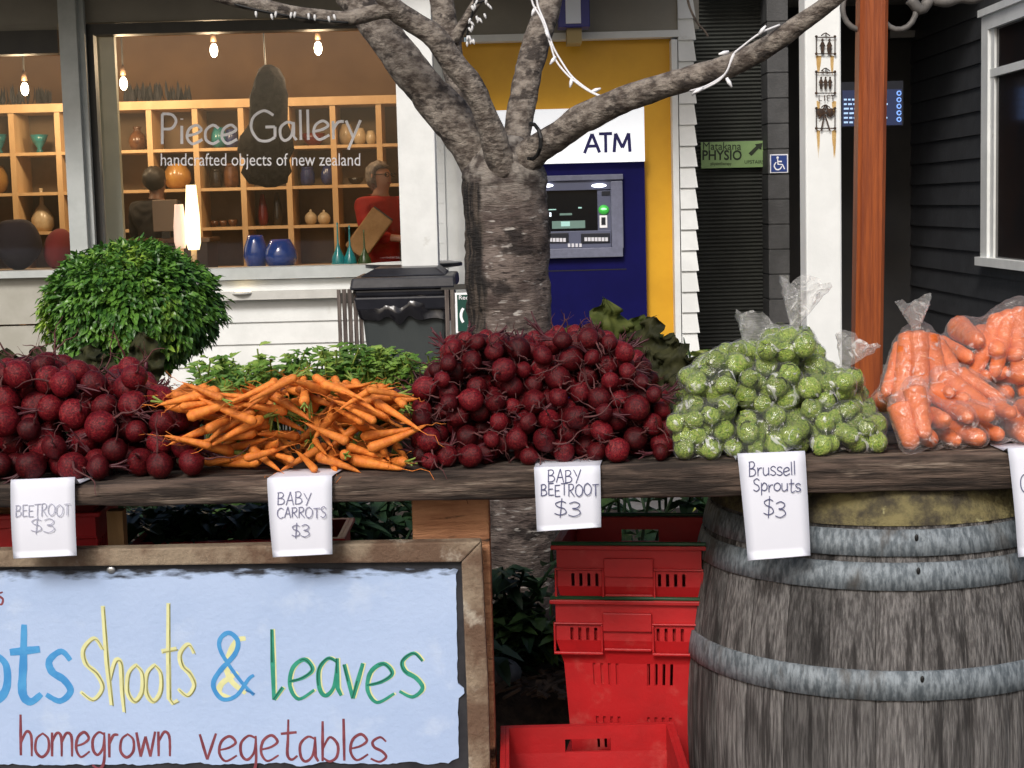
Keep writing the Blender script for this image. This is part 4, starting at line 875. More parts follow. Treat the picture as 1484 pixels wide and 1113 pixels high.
leaf_ball('crown', cb_, 124 / F * YB, 92 / F * YB, 15500, .034, .017, LF_TOPI, tp, 11, shell=.42, droop=.45)
leaf_ball('crown_core', cb_, 96 / F * YB, 70 / F * YB, 1800, .06, .035, LF_TOPI, tp, 12, shell=.7)
MB().tube([(cb_.x, YB, .3), (cb_.x + .02, YB, .7), (cb_.x, YB, cb_.z)], [.035, .03, .025], 12).build('trunk', SPLIT, tp, smooth=True)
for k in range(6):
    a = k * 1.05; MB().tube([(cb_.x, YB, cb_.z - .1), (cb_.x + .15 * math.cos(a), YB + .15 * math.sin(a), cb_.z + .05)], [.014, .006], 8).build('branch', SPLIT, tp, smooth=True)
# low bed plants
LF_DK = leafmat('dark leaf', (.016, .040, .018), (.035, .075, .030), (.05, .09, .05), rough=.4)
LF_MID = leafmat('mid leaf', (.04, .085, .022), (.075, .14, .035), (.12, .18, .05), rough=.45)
LF_VAR = leafmat('variegated leaf', (.09, .17, .03), (.35, .38, .09), (.03, .07, .02), rough=.4, scale=30)
LF_BRZ = leafmat('bronze leaf', (.05, .018, .014), (.08, .03, .02), rough=.5)
def shrub(name, label, cat, base, n, hgt, spread, L, W, m, seed, group=None, stems=7, up=.5):
    random.seed(seed); t = thing(name, label, cat, base, group=group); base = Vector(base); m_ = MB(); s_ = MB()
    for k in range(stems):
        a = random.uniform(0, 6.28); rr_ = spread * math.sqrt(random.random()); h = hgt * random.uniform(.6, 1)
        tip = base + Vector((math.cos(a) * rr_, math.sin(a) * rr_, h)); mid = base.lerp(tip, .5) + Vector((0, 0, h * .12))
        q = spline([tuple(base), tuple(mid), tuple(tip)], 6); s_.tube(q, [.004] * (len(q) - 1) + [.0015], 5)
        for j in range(n // stems):
            f = random.uniform(.2, 1); p = Vector(q[int(f * (len(q) - 1))]); b = random.uniform(0, 6.28)
            m_.leaf(p, (math.cos(b), math.sin(b), random.uniform(-.2, 1) * up), (math.cos(b) * -.3, math.sin(b) * -.3, 1), L * random.uniform(.6, 1.2), W * random.uniform(.7, 1.2), bend=random.uniform(.1, .7))
    m_.build('leaves', m, t); s_.build('stems', LF_DK, t); return t
GB = .34
pc = at(1022, 520, 5.6); shrub('variegated_shrub', 'yellow and green variegated shrub between the beetroot and the bags of sprouts', 'shrub', (pc.x, 5.6, GB), 220, at(1022, 466, 5.6).z - GB, .16, .12, .04, LF_VAR, 21, stems=12)
pc = at(1090, 520, 5.9); shrub('bronze_shrub', 'thin bronze leaved shrub behind the sprout bags', 'shrub', (pc.x, 5.9, GB), 110, at(1090, 492, 5.9).z - GB, .22, .09, .012, LF_BRZ, 22, stems=14)
k = 0
for px, Y, h, m, lb in ((735, 3.95, .26, LF_DK, 'dark green leafy plant at the foot of the tree beside the sign frame'), (775, 3.85, .16, LF_MID, 'small mid green plant at the foot of the tree left of the red crates'), (722, 3.75, .12, LF_DK, 'low dark plant between the sign frame and the crates'),
                        (905, 3.8, .62, LF_MID, 'tall leafy plant seen over the back of the top red crate'), (965, 3.95, .6, LF_DK, 'dark leafy plant seen between the crate and the barrel'), (850, 4.6, .5, LF_DK, 'dark plant right of the tree foot, behind the crates')):
    shrub('bed_plant', lb, 'plant', (at(px, 900, Y).x, Y, GB), 130, h, .12 + h * .15, .07, .045, m, 30 + k, stems=9); k += 1
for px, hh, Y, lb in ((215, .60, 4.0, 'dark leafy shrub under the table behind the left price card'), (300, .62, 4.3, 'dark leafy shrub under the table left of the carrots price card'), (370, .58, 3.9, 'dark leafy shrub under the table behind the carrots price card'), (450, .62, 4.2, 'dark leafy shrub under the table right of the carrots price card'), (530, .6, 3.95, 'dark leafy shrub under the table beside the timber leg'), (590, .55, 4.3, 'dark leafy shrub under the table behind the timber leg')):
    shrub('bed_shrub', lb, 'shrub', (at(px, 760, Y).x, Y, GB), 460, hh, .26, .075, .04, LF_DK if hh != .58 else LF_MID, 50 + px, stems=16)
for px, Y in ((40, 4.4), (120, 4.5)):
    shrub('bed_shrub', 'dark leafy shrub behind the big beetroot heap, %s' % ('at the left photo edge' if px < 80 else 'below the round bush'), 'shrub', (at(px, 560, Y).x, Y, GB), 300, at(px, 520, Y).z - GB, .2, .075, .04, LF_DK, 60 + px, stems=14)
MB().ell(at(722, 975, 3.72), (.055, .05, .035), 16, 10).build('stone', mat('grey stone', (.14, .14, .145), (.08, .08, .085), rough=.7, scale=20), smooth=True, label='smooth grey stone on the mulch beside the sign frame', cat='stone')

# ================================================================== PEOPLE
SKIN = mat('skin', (.42, .22, .14), (.38, .19, .12), rough=.5, scale=6, sss=.05)
def skinmesh(name, joints, edges, m, parent, sub=2, root=0):
    me = bpy.data.meshes.new(name); o0 = wloc(parent)
    me.from_pydata([Vector(j[0]) - o0 for j in joints], edges, []); me.update()
    o = bpy.data.objects.new(name, me); COL.objects.link(o); o.parent = parent
    sk = o.modifiers.new('skin', 'SKIN'); sk.use_smooth_shade = True
    if not me.skin_vertices: me.skin_vertices.new()
    lay_ = me.skin_vertices[0].data
    for i, j in enumerate(joints): lay_[i].radius = (j[1], j[2] if len(j) > 2 else j[1]); lay_[i].use_root = i == root
    o.modifiers.new('sub', 'SUBSURF').levels = sub
    apply_mods(o); o.data.materials.clear(); o.data.materials.append(m)
    for p in o.data.polygons: p.use_smooth = True
    return o
def person(label, bx, by, H, yaw, top_m, leg_m, hair_m, hands, long_hair=True, glasses=False, SKIN=SKIN):
    """hands: (left, right) wrist targets in the body's own frame; yaw turns the front, which looks along -Y at yaw 0"""
    base = Vector((bx, by, .16)); t = thing('person', label, 'person', base); k = H / 1.68
    Rz = Matrix.Rotation(yaw, 3, 'Z'); W = lambda x, y, z: base + Rz @ Vector((x * k, y * k, z * k))
    J = [(W(0, 0, .92), .13 * k, .10 * k), (W(0, .005, 1.12), .125 * k, .09 * k), (W(0, .01, 1.32), .15 * k, .10 * k), (W(0, .015, 1.42), .075 * k), (W(0, 0, 1.48), .052 * k), (W(0, -.012, 1.535), .066 * k, .08 * k), (W(0, -.006, 1.60), .076 * k, .094 * k), (W(0, .004, 1.655), .05 * k, .06 * k)]
    E = [(i, i + 1) for i in range(7)]
    wr = []
    for s_, hd in zip((-1, 1), hands):
        sh_ = Vector((s_ * .175, .015, 1.385)); hv = Vector(hd); el = (sh_ + hv) / 2 + Vector((s_ * .09, .06, -.11))
        n = len(J); J += [(W(*sh_), .058 * k), (W(*el), .042 * k), (W(*hv), .027 * k)]; E += [(2, n), (n, n + 1), (n + 1, n + 2)]; wr.append((hv, n + 2, el))
        pal = hv + (hv - el).normalized() * .06; n2 = len(J); J.append((W(*pal), .034 * k, .018 * k)); E.append((n + 2, n2))
        fd = (hv - el).normalized(); side = fd.cross(Vector((0, 0, 1))).normalized()
        for f in range(4):
            b = pal + side * (.03 - f * .02) + fd * .035; c_ = b + fd * (.035 - .006 * abs(f - 1.3)) + Vector((0, 0, -.018)); n3 = len(J)
            J += [(W(*b), .009 * k), (W(*c_), .007 * k)]; E += [(n2, n3), (n3, n3 + 1)]
        b = pal + side * .045 * 1 + Vector((0, 0, .012)); n3 = len(J); J.append((W(*b), .010 * k)); E.append((n2, n3))
    for s_ in (-1, 1):
        n = len(J); J += [(W(s_ * .09, 0, .84), .088 * k), (W(s_ * .10, -.01, .48), .058 * k), (W(s_ * .10, .02, .09), .04 * k), (W(s_ * .105, -.11, .035), .038 * k, .03 * k)]; E += [(0, n), (n, n + 1), (n + 1, n + 2), (n + 2, n + 3)]
    body = skinmesh('body', J, E, SKIN, t)
    # facial relief on the same mesh
    o0 = base
    me = body.data; Ri = Rz.transposed()
    for v in me.vertices:
        q = Ri @ v.co / k
        if q.z > 1.5 and q.y < -.04:
            q.y -= .022 * math.exp(-((q.x) ** 2 / .00018 + (q.z - 1.575) ** 2 / .0006))
            for s_ in (-1, 1): q.y += .008 * math.exp(-((q.x - s_ * .03) ** 2 / .0002 + (q.z - 1.60) ** 2 / .00012))
            q.y -= .007 * math.exp(-(q.x ** 2 / .0006 + (q.z - 1.538) ** 2 / .00006))
            v.co = Rz @ (q * k)
    ey = MB()
    for s_ in (-1, 1): ey.ell(W(s_ * .03, -.088, 1.60), .010 * k, 10, 8)
    ey.build('eyes', mat('eyes', (.03, .02, .02), rough=.2), t, smooth=True)
    er = MB()
    for s_ in (-1, 1): er.ell(W(s_ * .079, .006, 1.59), (.012 * k, .018 * k, .03 * k), 10, 8)
    er.build('ears', SKIN, t, smooth=True)
    MB().tube([W(-.024, -.094, 1.538), W(0, -.1, 1.535), W(.024, -.094, 1.538)], [.003, .006, .003], 8).build('mouth', mat('lips', (.25, .06, .05), rough=.5), t, smooth=True)
    # clothing grown a little larger over the same skeleton
    CJ = [(W(0, 0, .80), .165 * k, .13 * k), (W(0, .005, 1.0), .155 * k, .12 * k), (W(0, .01, 1.18), .155 * k, .115 * k), (W(0, .012, 1.33), .165 * k, .112 * k), (W(0, .015, 1.41), .09 * k), (W(0, .012, 1.45), .075 * k)]; CE = [(i, i + 1) for i in range(5)]
    for (hv, _, el), s_ in zip(wr, (-1, 1)):
        n = len(CJ); CJ += [(W(s_ * .18, .015, 1.375), .078 * k), (W(*el), .06 * k), (W(*(hv * .86 + el * .14)), .046 * k)]; CE += [(3, n), (n, n + 1), (n + 1, n + 2)]
    jk = skinmesh('jacket', CJ, CE, top_m, t, sub=3)
    for v in jk.data.vertices: v.co += v.co.normalized() * 0 + Vector((noise.noise(v.co * 14), noise.noise(v.co * 14 + Vector((9, 0, 0))), 0)) * .011 + Vector((0, .004 * math.sin(v.co.z * 45 + 9 * noise.noise(v.co * 6)), 0))
    TJ = [(W(0, 0, .93), .14 * k, .115 * k)]; TE = []
    for s_ in (-1, 1):
        n = len(TJ); TJ += [(W(s_ * .09, 0, .83), .1 * k), (W(s_ * .10, -.01, .48), .075 * k), (W(s_ * .10, .02, .08), .06 * k)]; TE += [(0, n), (n, n + 1), (n + 1, n + 2)]
    skinmesh('trousers', TJ, TE, leg_m, t)
    h = MB(); hc = W(0, .022, 1.605)
    h.ell((0, 0, 0), (1, 1, 1), 26, 18)
    out = []
    for v in h.v:
        q = Vector((v.x * .092, v.y * .108, v.z * .098))
        if q.y < -.02 and q.z < .045: q.y = max(q.y, -.05 + abs(q.x) * .2); q.x *= 1.02; 
        if q.z < -.02 and long_hair: q.z *= 1.45; q.x *= 1.12
        q *= 1 + .10 * noise.noise(q * 40) + .05 * noise.noise(Vector((q.x * 160, q.y * 160, q.z * 20)))
        out.append(W(q.x, q.y + .024, q.z + 1.612))
    h.v = out; h.build('hair', hair_m, t, smooth=True)
    if glasses:
        g = MB()
        for s_ in (-1, 1): g.tube([W(s_ * .032 + .022 * math.cos(a), -.104, 1.6 + .018 * math.sin(a)) for a in [R(40 * i) for i in range(10)]], .0028, 6)
        g.tube([W(-.054, -.1, 1.604), W(-.085, 0, 1.6)], .0028, 6); g.tube([W(.054, -.1, 1.604), W(.085, 0, 1.6)], .0028, 6); g.build('glasses', BLACK, t)
    return t
px_ = at(556, 390, 12.1); ztop = at(556, 238, 12.1).z
person('grey haired woman in a red jacket standing at the gallery window holding a brown bag', px_.x, 12.1, ztop - .16, R(48), mat('red jacket cloth', (.46, .022, .018), (.36, .016, .014), rough=.8, scale=7), mat('dark trousers', (.03, .03, .04), rough=.9), mat('grey hair', (.2, .17, .15), (.10, .085, .075), rough=.6, scale=40), ((-.1, -.27, 1.12), (.1, -.29, 1.1)), glasses=True)
bgp = at(535, 338, 11.78); tb = thing('paper_bag', 'brown paper bag tucked under the arm of the woman in red', 'bag', bgp)
M = Matrix.Translation(bgp) @ Matrix.Rotation(R(38), 4, 'Y'); m_ = MB(); m_.box((-.085, -.05, -.17), (.085, .05, .17), M)
m_.build('bag_body', mat('brown paper', (.42, .24, .10), (.34, .19, .075), rough=.8, scale=14, bump=.5), tb, bevel=.012); m_ = MB(); m_.box((-.08, -.045, .171), (.08, .045, .178), M); m_.build('bag_opening', DKP, tb)
px_ = at(232, 390, 12.75); ztop = at(236, 246, 12.75).z
person('dark haired person in black clothes behind the gallery counter', px_.x, 12.75, ztop - .16, R(160), mat('black cloth', (.012, .012, .013), rough=.9), mat('black trousers', (.012, .012, .014), rough=.9), mat('dark hair', (.012, .01, .009), rough=.5), ((-.14, -.3, 1.12), (.16, -.3, 1.12)), long_hair=False, SKIN=mat('brown skin', (.16, .08, .05), (.13, .06, .04), rough=.5))  # skin colour darkened so the figure reads as a dim silhouette
# ================================================================== TABLE
TF = 2.75
def tz(x): return .9855 + .0105 * (x + .3)
PLANKTOP = [(-220, 703), (0, 702), (60, 702), (200, 700), (430, 697), (560, 694), (700, 688), (820, 681), (960, 672), (1120, 661), (1290, 656), (1484, 654), (1700, 654)]
PLANKBOT = [(-220, 740), (0, 737), (150, 735), (350, 731), (560, 728), (750, 725), (900, 723), (1000, 722), (1120, 717), (1290, 714), (1484, 711), (1700, 711)]
tbl = thing('stall_table', 'long rough timber plank table with a thick weathered front edge', 'table', (.1, TF + .35, 0))
PLANK = mat('weathered plank', (.15, .105, .08), (.028, .019, .014), rough=.85, scale=9, detail=11, stretch=(.7, 3, 7), bump=1.6, bscale=9, lo=.36, hi=.62, c3=(.28, .22, .17), sc3=7, lo3=.55, hi3=.68, bstretch=(1, 6, 16))
TOPW = mat('dark damp table top', (.05, .035, .027), (.025, .018, .014), rough=.6, scale=4, stretch=(1, 8, 8), bump=.6, bscale=20)
def interp(tab, x):
    for (a, b), (c_, d) in zip(tab, tab[1:]):
        if a <= x <= c_: return b + (d - b) * (x - a) / (c_ - a)
    return tab[-1][1]
m_ = MB(); n = 90; ring = []
for i in range(n + 1):
    px = -220 + 1920 * i / n; a = at(px, interp(PLANKTOP, px), TF); b = at(px, interp(PLANKBOT, px) + 4 * noise.noise(Vector((px * .012, 1, 0))), TF)
    w_ = .006 * noise.noise(Vector((px * .01, 5, 0))); X = a.x; zt_ = tz(X)
    prof = [(TF + .01, b.z), (TF + .002 + w_ * .4, b.z + .004), (TF - .002 + w_, (a.z * .4 + b.z * .6)), (TF + w_ * .6, a.z * .8 + b.z * .2), (TF + .004, zt_ - .003), (TF + .012, zt_), (TF + .16, zt_), (TF + .16, b.z)]
    ring.append(len(m_.v)); m_.v += [Vector((X, y, z)) for y, z in prof]
for i in range(n):
    for k in range(8):
        a, b = ring[i] + k, ring[i] + (k + 1) % 8; c_, d = ring[i + 1] + (k + 1) % 8, ring[i + 1] + k; m_.f.append((a, d, c_, b))
m_.f.append(tuple(range(8))); m_.f.append(tuple(reversed(range(ring[-1], ring[-1] + 8))))
m_.build('front_plank', PLANK, tbl, smooth=True)
xl, xr = at(-220, 700, TF).x, at(1700, 660, TF).x
for k in range(3):
    y0 = TF + .165 + k * .165; m_ = MB()
    m_.add([(xl, y0, tz(xl) - .045), (xr, y0, tz(xr) - .045), (xr, y0 + .16, tz(xr) - .045), (xl, y0 + .16, tz(xl) - .045), (xl, y0, tz(xl)), (xr, y0, tz(xr)), (xr, y0 + .16, tz(xr)), (xl, y0 + .16, tz(xl))], [(0, 3, 2, 1), (4, 5, 6, 7), (0, 1, 5, 4), (1, 2, 6, 5), (2, 3, 7, 6), (3, 0, 4, 7)])
    m_.build('top_plank', TOPW, tbl, bevel=.004)
LEGW = mat('rough orange brown timber', (.58, .29, .15), (.40, .18, .09), rough=.8, scale=8, stretch=(1, 1, 5), bump=1, bscale=14, bstretch=(1, 1, 7), c3=(.07, .035, .02), sc3=9, lo3=.58, hi3=.68)
lx0, lx1 = at(597, 750, 2.85).x, at(709, 750, 2.85).x
MB().box((lx0, 2.85, 0), (lx1, 2.97, tz(lx0) - .052)).build('leg', LEGW, tbl, bevel=.004)
MB().box((-1.02, 3.0, 0), (-.9, 3.12, tz(-1) - .052)).build('leg', LEGW, tbl, bevel=.004)

# ================================================================== BARREL
BX, BYc = at(1270, 900, 3.06).x, 3.06
br = thing('wine_barrel', 'old grey oak wine barrel with galvanised hoops holding up the table', 'barrel', (BX, BYc, 0))
def barrel_mat():
    m = mat('grey barrel oak', (.075, .070, .068), (.205, .196, .19), rough=.9, scale=230, detail=10, stretch=(1, 1, .06), bump=1, bscale=220, lo=.38, hi=.66, c3=(.035, .032, .031), sc3=48, lo3=.5, hi3=.64, bstretch=(1, 1, .08))
    t = m.node_tree; N, L = t.nodes, t.links; b = N['Principled BSDF']; col = b.inputs['Base Color'].links[0].from_socket
    tc = N.new('ShaderNodeTexCoord'); g = N.new('ShaderNodeTexGradient'); g.gradient_type = 'RADIAL'; L.new(tc.outputs['Object'], g.inputs[0])
    mu = N.new('ShaderNodeMath'); mu.operation = 'MULTIPLY'; mu.inputs[1].default_value = 28; L.new(g.outputs['Fac'], mu.inputs[0])
    fl = N.new('ShaderNodeMath'); fl.operation = 'FLOOR'; L.new(mu.outputs[0], fl.inputs[0]); wn_ = N.new('ShaderNodeTexWhiteNoise'); wn_.noise_dimensions = '1D'; L.new(fl.outputs[0], wn_.inputs['W'])
    r = N.new('ShaderNodeMapRange'); r.inputs[3].default_value = .62; r.inputs[4].default_value = 1.3; L.new(wn_.outputs[0], r.inputs[0])
    hs = N.new('ShaderNodeHueSaturation'); L.new(r.outputs[0], hs.inputs['Value']); L.new(col, hs.inputs['Color']); 
    fr = N.new('ShaderNodeMath'); fr.operation = 'FRACT'; L.new(mu.outputs[0], fr.inputs[0])
    jn = N.new('ShaderNodeMapRange'); jn.inputs[1].default_value = .035; jn.inputs[2].default_value = .0; L.new(fr.outputs[0], jn.inputs[0])
    jx = N.new('ShaderNodeMix'); jx.data_type = 'RGBA'; L.new(jn.outputs[0], jx.inputs[0]); L.new(hs.outputs[0], jx.inputs[6]); jx.inputs[7].default_value = (.012, .01, .009, 1); L.new(jx.outputs[2], b.inputs['Base Color']); return m
BARREL = barrel_mat()
BH = .936
def brad(z):
    u = (z - BH / 2) / (BH / 2); return .362 - .073 * abs(u) ** 2.0
m_ = MB(); seg = 28 * 6; zs = [BH * i / 40 for i in range(41)]
for z in zs:
    for k in range(seg):
        th = 2 * math.pi * k / seg + .003; j = k % 6; r = brad(z) - (.0035 if j == 0 else 0) + .0012 * noise.noise(Vector((k // 6 * 3.1, z * 4, 0)))
        m_.v.append(Vector((BX + r * math.cos(th), BYc + r * math.sin(th), z)))
for i in range(40):
    for k in range(seg):
        a, b = i * seg + k, i * seg + (k + 1) % seg; m_.f.append((a, b, b + seg, a + seg))
m_.f.append(tuple(40 * seg + k for k in range(seg)))
m_.build('staves', BARREL, br, smooth=False)
LICH = mat('lichen stained stave ends', (.20, .17, .075), (.05, .042, .028), rough=.9, scale=22, bump=1, bscale=50, c3=(.34, .32, .16), sc3=30, lo3=.6, hi3=.7)
zc_ = .878
m_ = MB(); m_.lathe([(brad(zc_) + .003, zc_), (brad(.935) + .003, .9355), (brad(.935) - .03, .9356)], (BX, BYc, 0), 120, caps=False); m_.build('chime', LICH, br, smooth=True)
def hoopmat():
    return mat('galvanised hoop', (.095, .115, .13), (.25, .285, .31), rough=.6, scale=120, detail=9, metal=.3, bump=.4, bscale=150, c3=(.08, .072, .064), sc3=14, lo3=.55, hi3=.75, stretch=(1, 1, .3))
HOOP = hoopmat()
for z0, z1 in ((.828, .872), (.772, .818), (.590, .640), (.27, .32), (.11, .155), (.05, .094)):
    m_ = MB(); m_.lathe([(brad(z0) + .0005, z0), (brad(z0) + .005, z0 + .001), (brad((z0 + z1) / 2) + .0065, (z0 + z1) / 2), (brad(z1) + .005, z1 - .001), (brad(z1) + .0005, z1)], (BX, BYc, 0), 128, caps=False)
    hp = m_.build('hoop', HOOP, br, smooth=True)
    a = R(-90.5); zm = (z0 + z1) / 2; c_ = Vector((math.cos(a), math.sin(a), 0))
    if z0 > .5:
        r_ = MB(); r_.ell(Vector((BX, BYc, z1 - .012)) + c_ * (brad(zm) + .0066), (.0035, .002, .006), 10, 8); r_.build('rivet', BLACK, hp, smooth=True)

# ================================================================== SIGN BOARD
SGY = 2.79
sg = thing('sign_board', 'pale blue hand painted sign board in a worn timber frame leaning under the table', 'sign', at(330, 1113, SGY))
FRW = mat('worn frame timber', (.28, .22, .155), (.13, .078, .05), rough=.8, scale=5, detail=8, stretch=(1.5, 1, 1.5), bump=.7, bscale=30, lo=.4, hi=.6, c3=(.40, .35, .28), sc3=9, lo3=.56, hi3=.7)
def worn_sign():
    """the blue paint is brushed thin and ragged along the top edge, showing the black board"""
    m = mat('pale blue sign paint', (.43, .55, .78), (.39, .51, .74), rough=.6, scale=4, bump=.15, bscale=90, c3=(.47, .58, .78), sc3=9)
    t = m.node_tree; N, L = t.nodes, t.links; b = N['Principled BSDF']; col = b.inputs['Base Color'].links[0].from_socket
    tc = N.new('ShaderNodeTexCoord'); sp = N.new('ShaderNodeSeparateXYZ'); L.new(tc.outputs['Object'], sp.inputs[0])
    mp = N.new('ShaderNodeMapping'); mp.inputs['Scale'].default_value = (26, 1, 90); L.new(tc.outputs['Object'], mp.inputs[0])
    n = N.new('ShaderNodeTexNoise'); n.inputs['Scale'].default_value = 1; n.inputs['Detail'].default_value = 6; L.new(mp.outputs[0], n.inputs[0])
    a = N.new('ShaderNodeMath'); a.operation = 'MULTIPLY_ADD'; a.inputs[1].default_value = .0197; L.new(sp.outputs[0], a.inputs[0]); L.new(sp.outputs[2], a.inputs[2])
    c_ = N.new('ShaderNodeMath'); c_.operation = 'MULTIPLY_ADD'; c_.inputs[1].default_value = .05; L.new(n.outputs[0], c_.inputs[0]); L.new(a.outputs[0], c_.inputs[2])
    r = N.new('ShaderNodeMapRange'); r.inputs[1].default_value = .361; r.inputs[2].default_value = .373; L.new(c_.outputs[0], r.inputs[0])
    x = N.new('ShaderNodeMix'); x.data_type = 'RGBA'; L.new(r.outputs[0], x.inputs[0]); L.new(col, x.inputs[6]); x.inputs[7].default_value = (.02, .022, .03, 1); L.new(x.outputs[2], b.inputs['Base Color']); return m
BLUEP = worn_sign()
def poly_at(pts, Y0, Y1):
    m = MB(); v = [at(x, y, Y0) for x, y in pts]; w2 = [at(x, y, Y0) + Vector((0, Y1 - Y0, 0)) for x, y in pts]; n = len(pts)
    return m.add(v + w2, [tuple(range(n)), tuple(reversed(range(n, 2 * n)))] + [(i, i + n, (i + 1) % n + n, (i + 1) % n) for i in range(n)])
poly_at([(-120, 824), (-120, 800), (200, 795), (420, 790), (697, 785), (668, 815), (430, 817), (200, 820)][::-1], SGY, SGY + .035).build('frame_rail', FRW, sg, bevel=.003)
poly_at([(697.6, 785.4), (708, 1000), (712, 1180), (681, 1180), (676, 1000), (668.6, 815.4)], SGY, SGY + .035).build('frame_stile', FRW, sg, bevel=.003)
bk = poly_at([(-120, 816), (676, 812), (690, 1180), (-120, 1180)], SGY + .012, SGY + .024); bk.build('backing', mat('black edge paint', (.012, .013, .018), (.03, .03, .035), rough=.6, scale=20), sg)
random.seed(6); edge = []
for k in range(134): edge.append((-100 + k * 5.7, 826 - k * .033 * .6 + random.choice((0, 0, 0, 1, 3)) * random.random() + 3 * noise.noise(Vector((k * .2, 0, 0)))))
edge += [(664, 826)]
for k in range(38):
    y = 832 + k * 7.2; x = 661 + (y - 832) * .014 + random.uniform(-.6, .6)
    if 995 < y < 1012: x += 9
    elif 1012 <= y < 1026: x += 1
    edge.append((x, y))
edge += [(655, 1102)]
for k in range(130): edge.append((650 - k * 5.8, 1106 + random.uniform(-1, 1) + 6 * noise.noise(Vector((k * .15, 4, 0))) + k * .02))
pnl = poly_at(edge, SGY + .0085, SGY + .0118).build('painted_panel', BLUEP, sg)
PY_ = SGY + .0083
SB = mat('sign blue lettering', (.05, .26, .58), (.08, .34, .66), rough=.5, scale=30); SBD = mat('deep blue lettering', (.03, .17, .42), rough=.5)
SYL = mat('sign yellow lettering', (.74, .74, .38), (.66, .66, .34), rough=.5, scale=40); OLV = mat('olive pen line', (.17, .17, .05), (.35, .34, .14), rough=.6, scale=40)
SGR = mat('sign green lettering', (.02, .24, .16), (.04, .32, .22), rough=.5, scale=40); SGD = mat('dark green lettering', (.008, .11, .07), rough=.5); MAR = mat('maroon lettering', (.16, .03, .045), (.24, .06, .075), rough=.6, scale=60)
def sign_text(name, strokes, m, wpx, off=0, taper=.6, seed=1):
    b = MB(); write(b, strokes, PY_ - off * .45, wpx, taper=taper, seed=seed); return b.build(name, m, sg)
sign_text('lettering', lay('o', -28, 14, 1016, 112), SB, 15) ; sign_text('lettering', lay('t', 12, 60, 1017, 112), SB, 15, .0005); sign_text('lettering', lay('s', 64, 106, 1016, 118), SB, 13)
sh1 = lay('s', 114, 152, 1014, 146) + [[(149, 878), (155, 960), (162, 1022)], [(p[0] - 1, p[1]) for p in spline([(160, 985), (168, 958), (176, 962), (178, 1000), (181, 1032)], 5)]] + lay('oo', 182, 236, 1016, 88, seed=5) + [[(244, 874), (244, 950), (245, 1012), (250, 1019), (258, 1015)], [(234, 944), (256, 940)]] + lay('s', 256, 284, 1008, 122)
sign_text('lettering', sh1, SYL, 9); sign_text('lettering', [[(x + 2.0, y + 1.5) for x, y in s_] for s_ in sh1], OLV, 2.6, .0009, taper=.5)
sign_text('lettering', [[(x + 4, y) for x, y in spline([(352, 925), (338, 930), (325, 960), (330, 985), (352, 1005)], 5)], spline([(345, 975), (322, 990), (318, 1005), (335, 1012)], 5)], SYL, 11)
sign_text('lettering', lay('&', 307, 368, 1013, 96), SB, 8.5, .0009); sign_text('lettering', [[(356, 1000), (369, 1006)]], SBD, 4, .0013)
lv = [[(394, 912), (395, 960), (397, 1014)], [(397, 1014), (410, 996)]] + lay('e', 416, 458, 1013, 94) + lay('a', 457, 496, 1008, 90) + lay('v', 496, 528, 1012, 82) + lay('e', 528, 574, 1018, 92) + lay('s', 576, 616, 1010, 104)
sign_text('lettering', [[(x + 2.4, y - .5) for x, y in s_] for s_ in lv], SYL, 7); sign_text('lettering', lv, SGR, 7.6, .0009); sign_text('lettering', [[(x - 1, y) for x, y in s_[: max(2, len(s_) // 2)]] for s_ in lv], SGD, 2.6, .0016)
sign_text('lettering', lay('homegrown', 26, 250, 1096, 58, wob=.06, slope=.004), MAR, 5.2); sign_text('lettering', lay('vegetables', 287, 562, 1102, 60, wob=.06, slope=.002), MAR, 5.2)
sign_text('lettering', [spline([(4, 858), (-4, 862), (4, 868), (2, 876), (-6, 874)], 4)], MAR, 4)
MB().ell(at(161, 826, SGY + .008), (.008, .003, .007), 16, 8).build('screw', ALU, sg, smooth=True)
MB().box((at(40, 900, SGY).x, SGY + .025, 0), (at(90, 900, SGY).x, SGY + .05, at(60, 850, SGY).z)).build('leg', FRW, sg); MB().box((at(600, 900, SGY).x, SGY + .025, 0), (at(650, 900, SGY).x, SGY + .05, at(620, 850, SGY).z)).build('leg', FRW, sg)

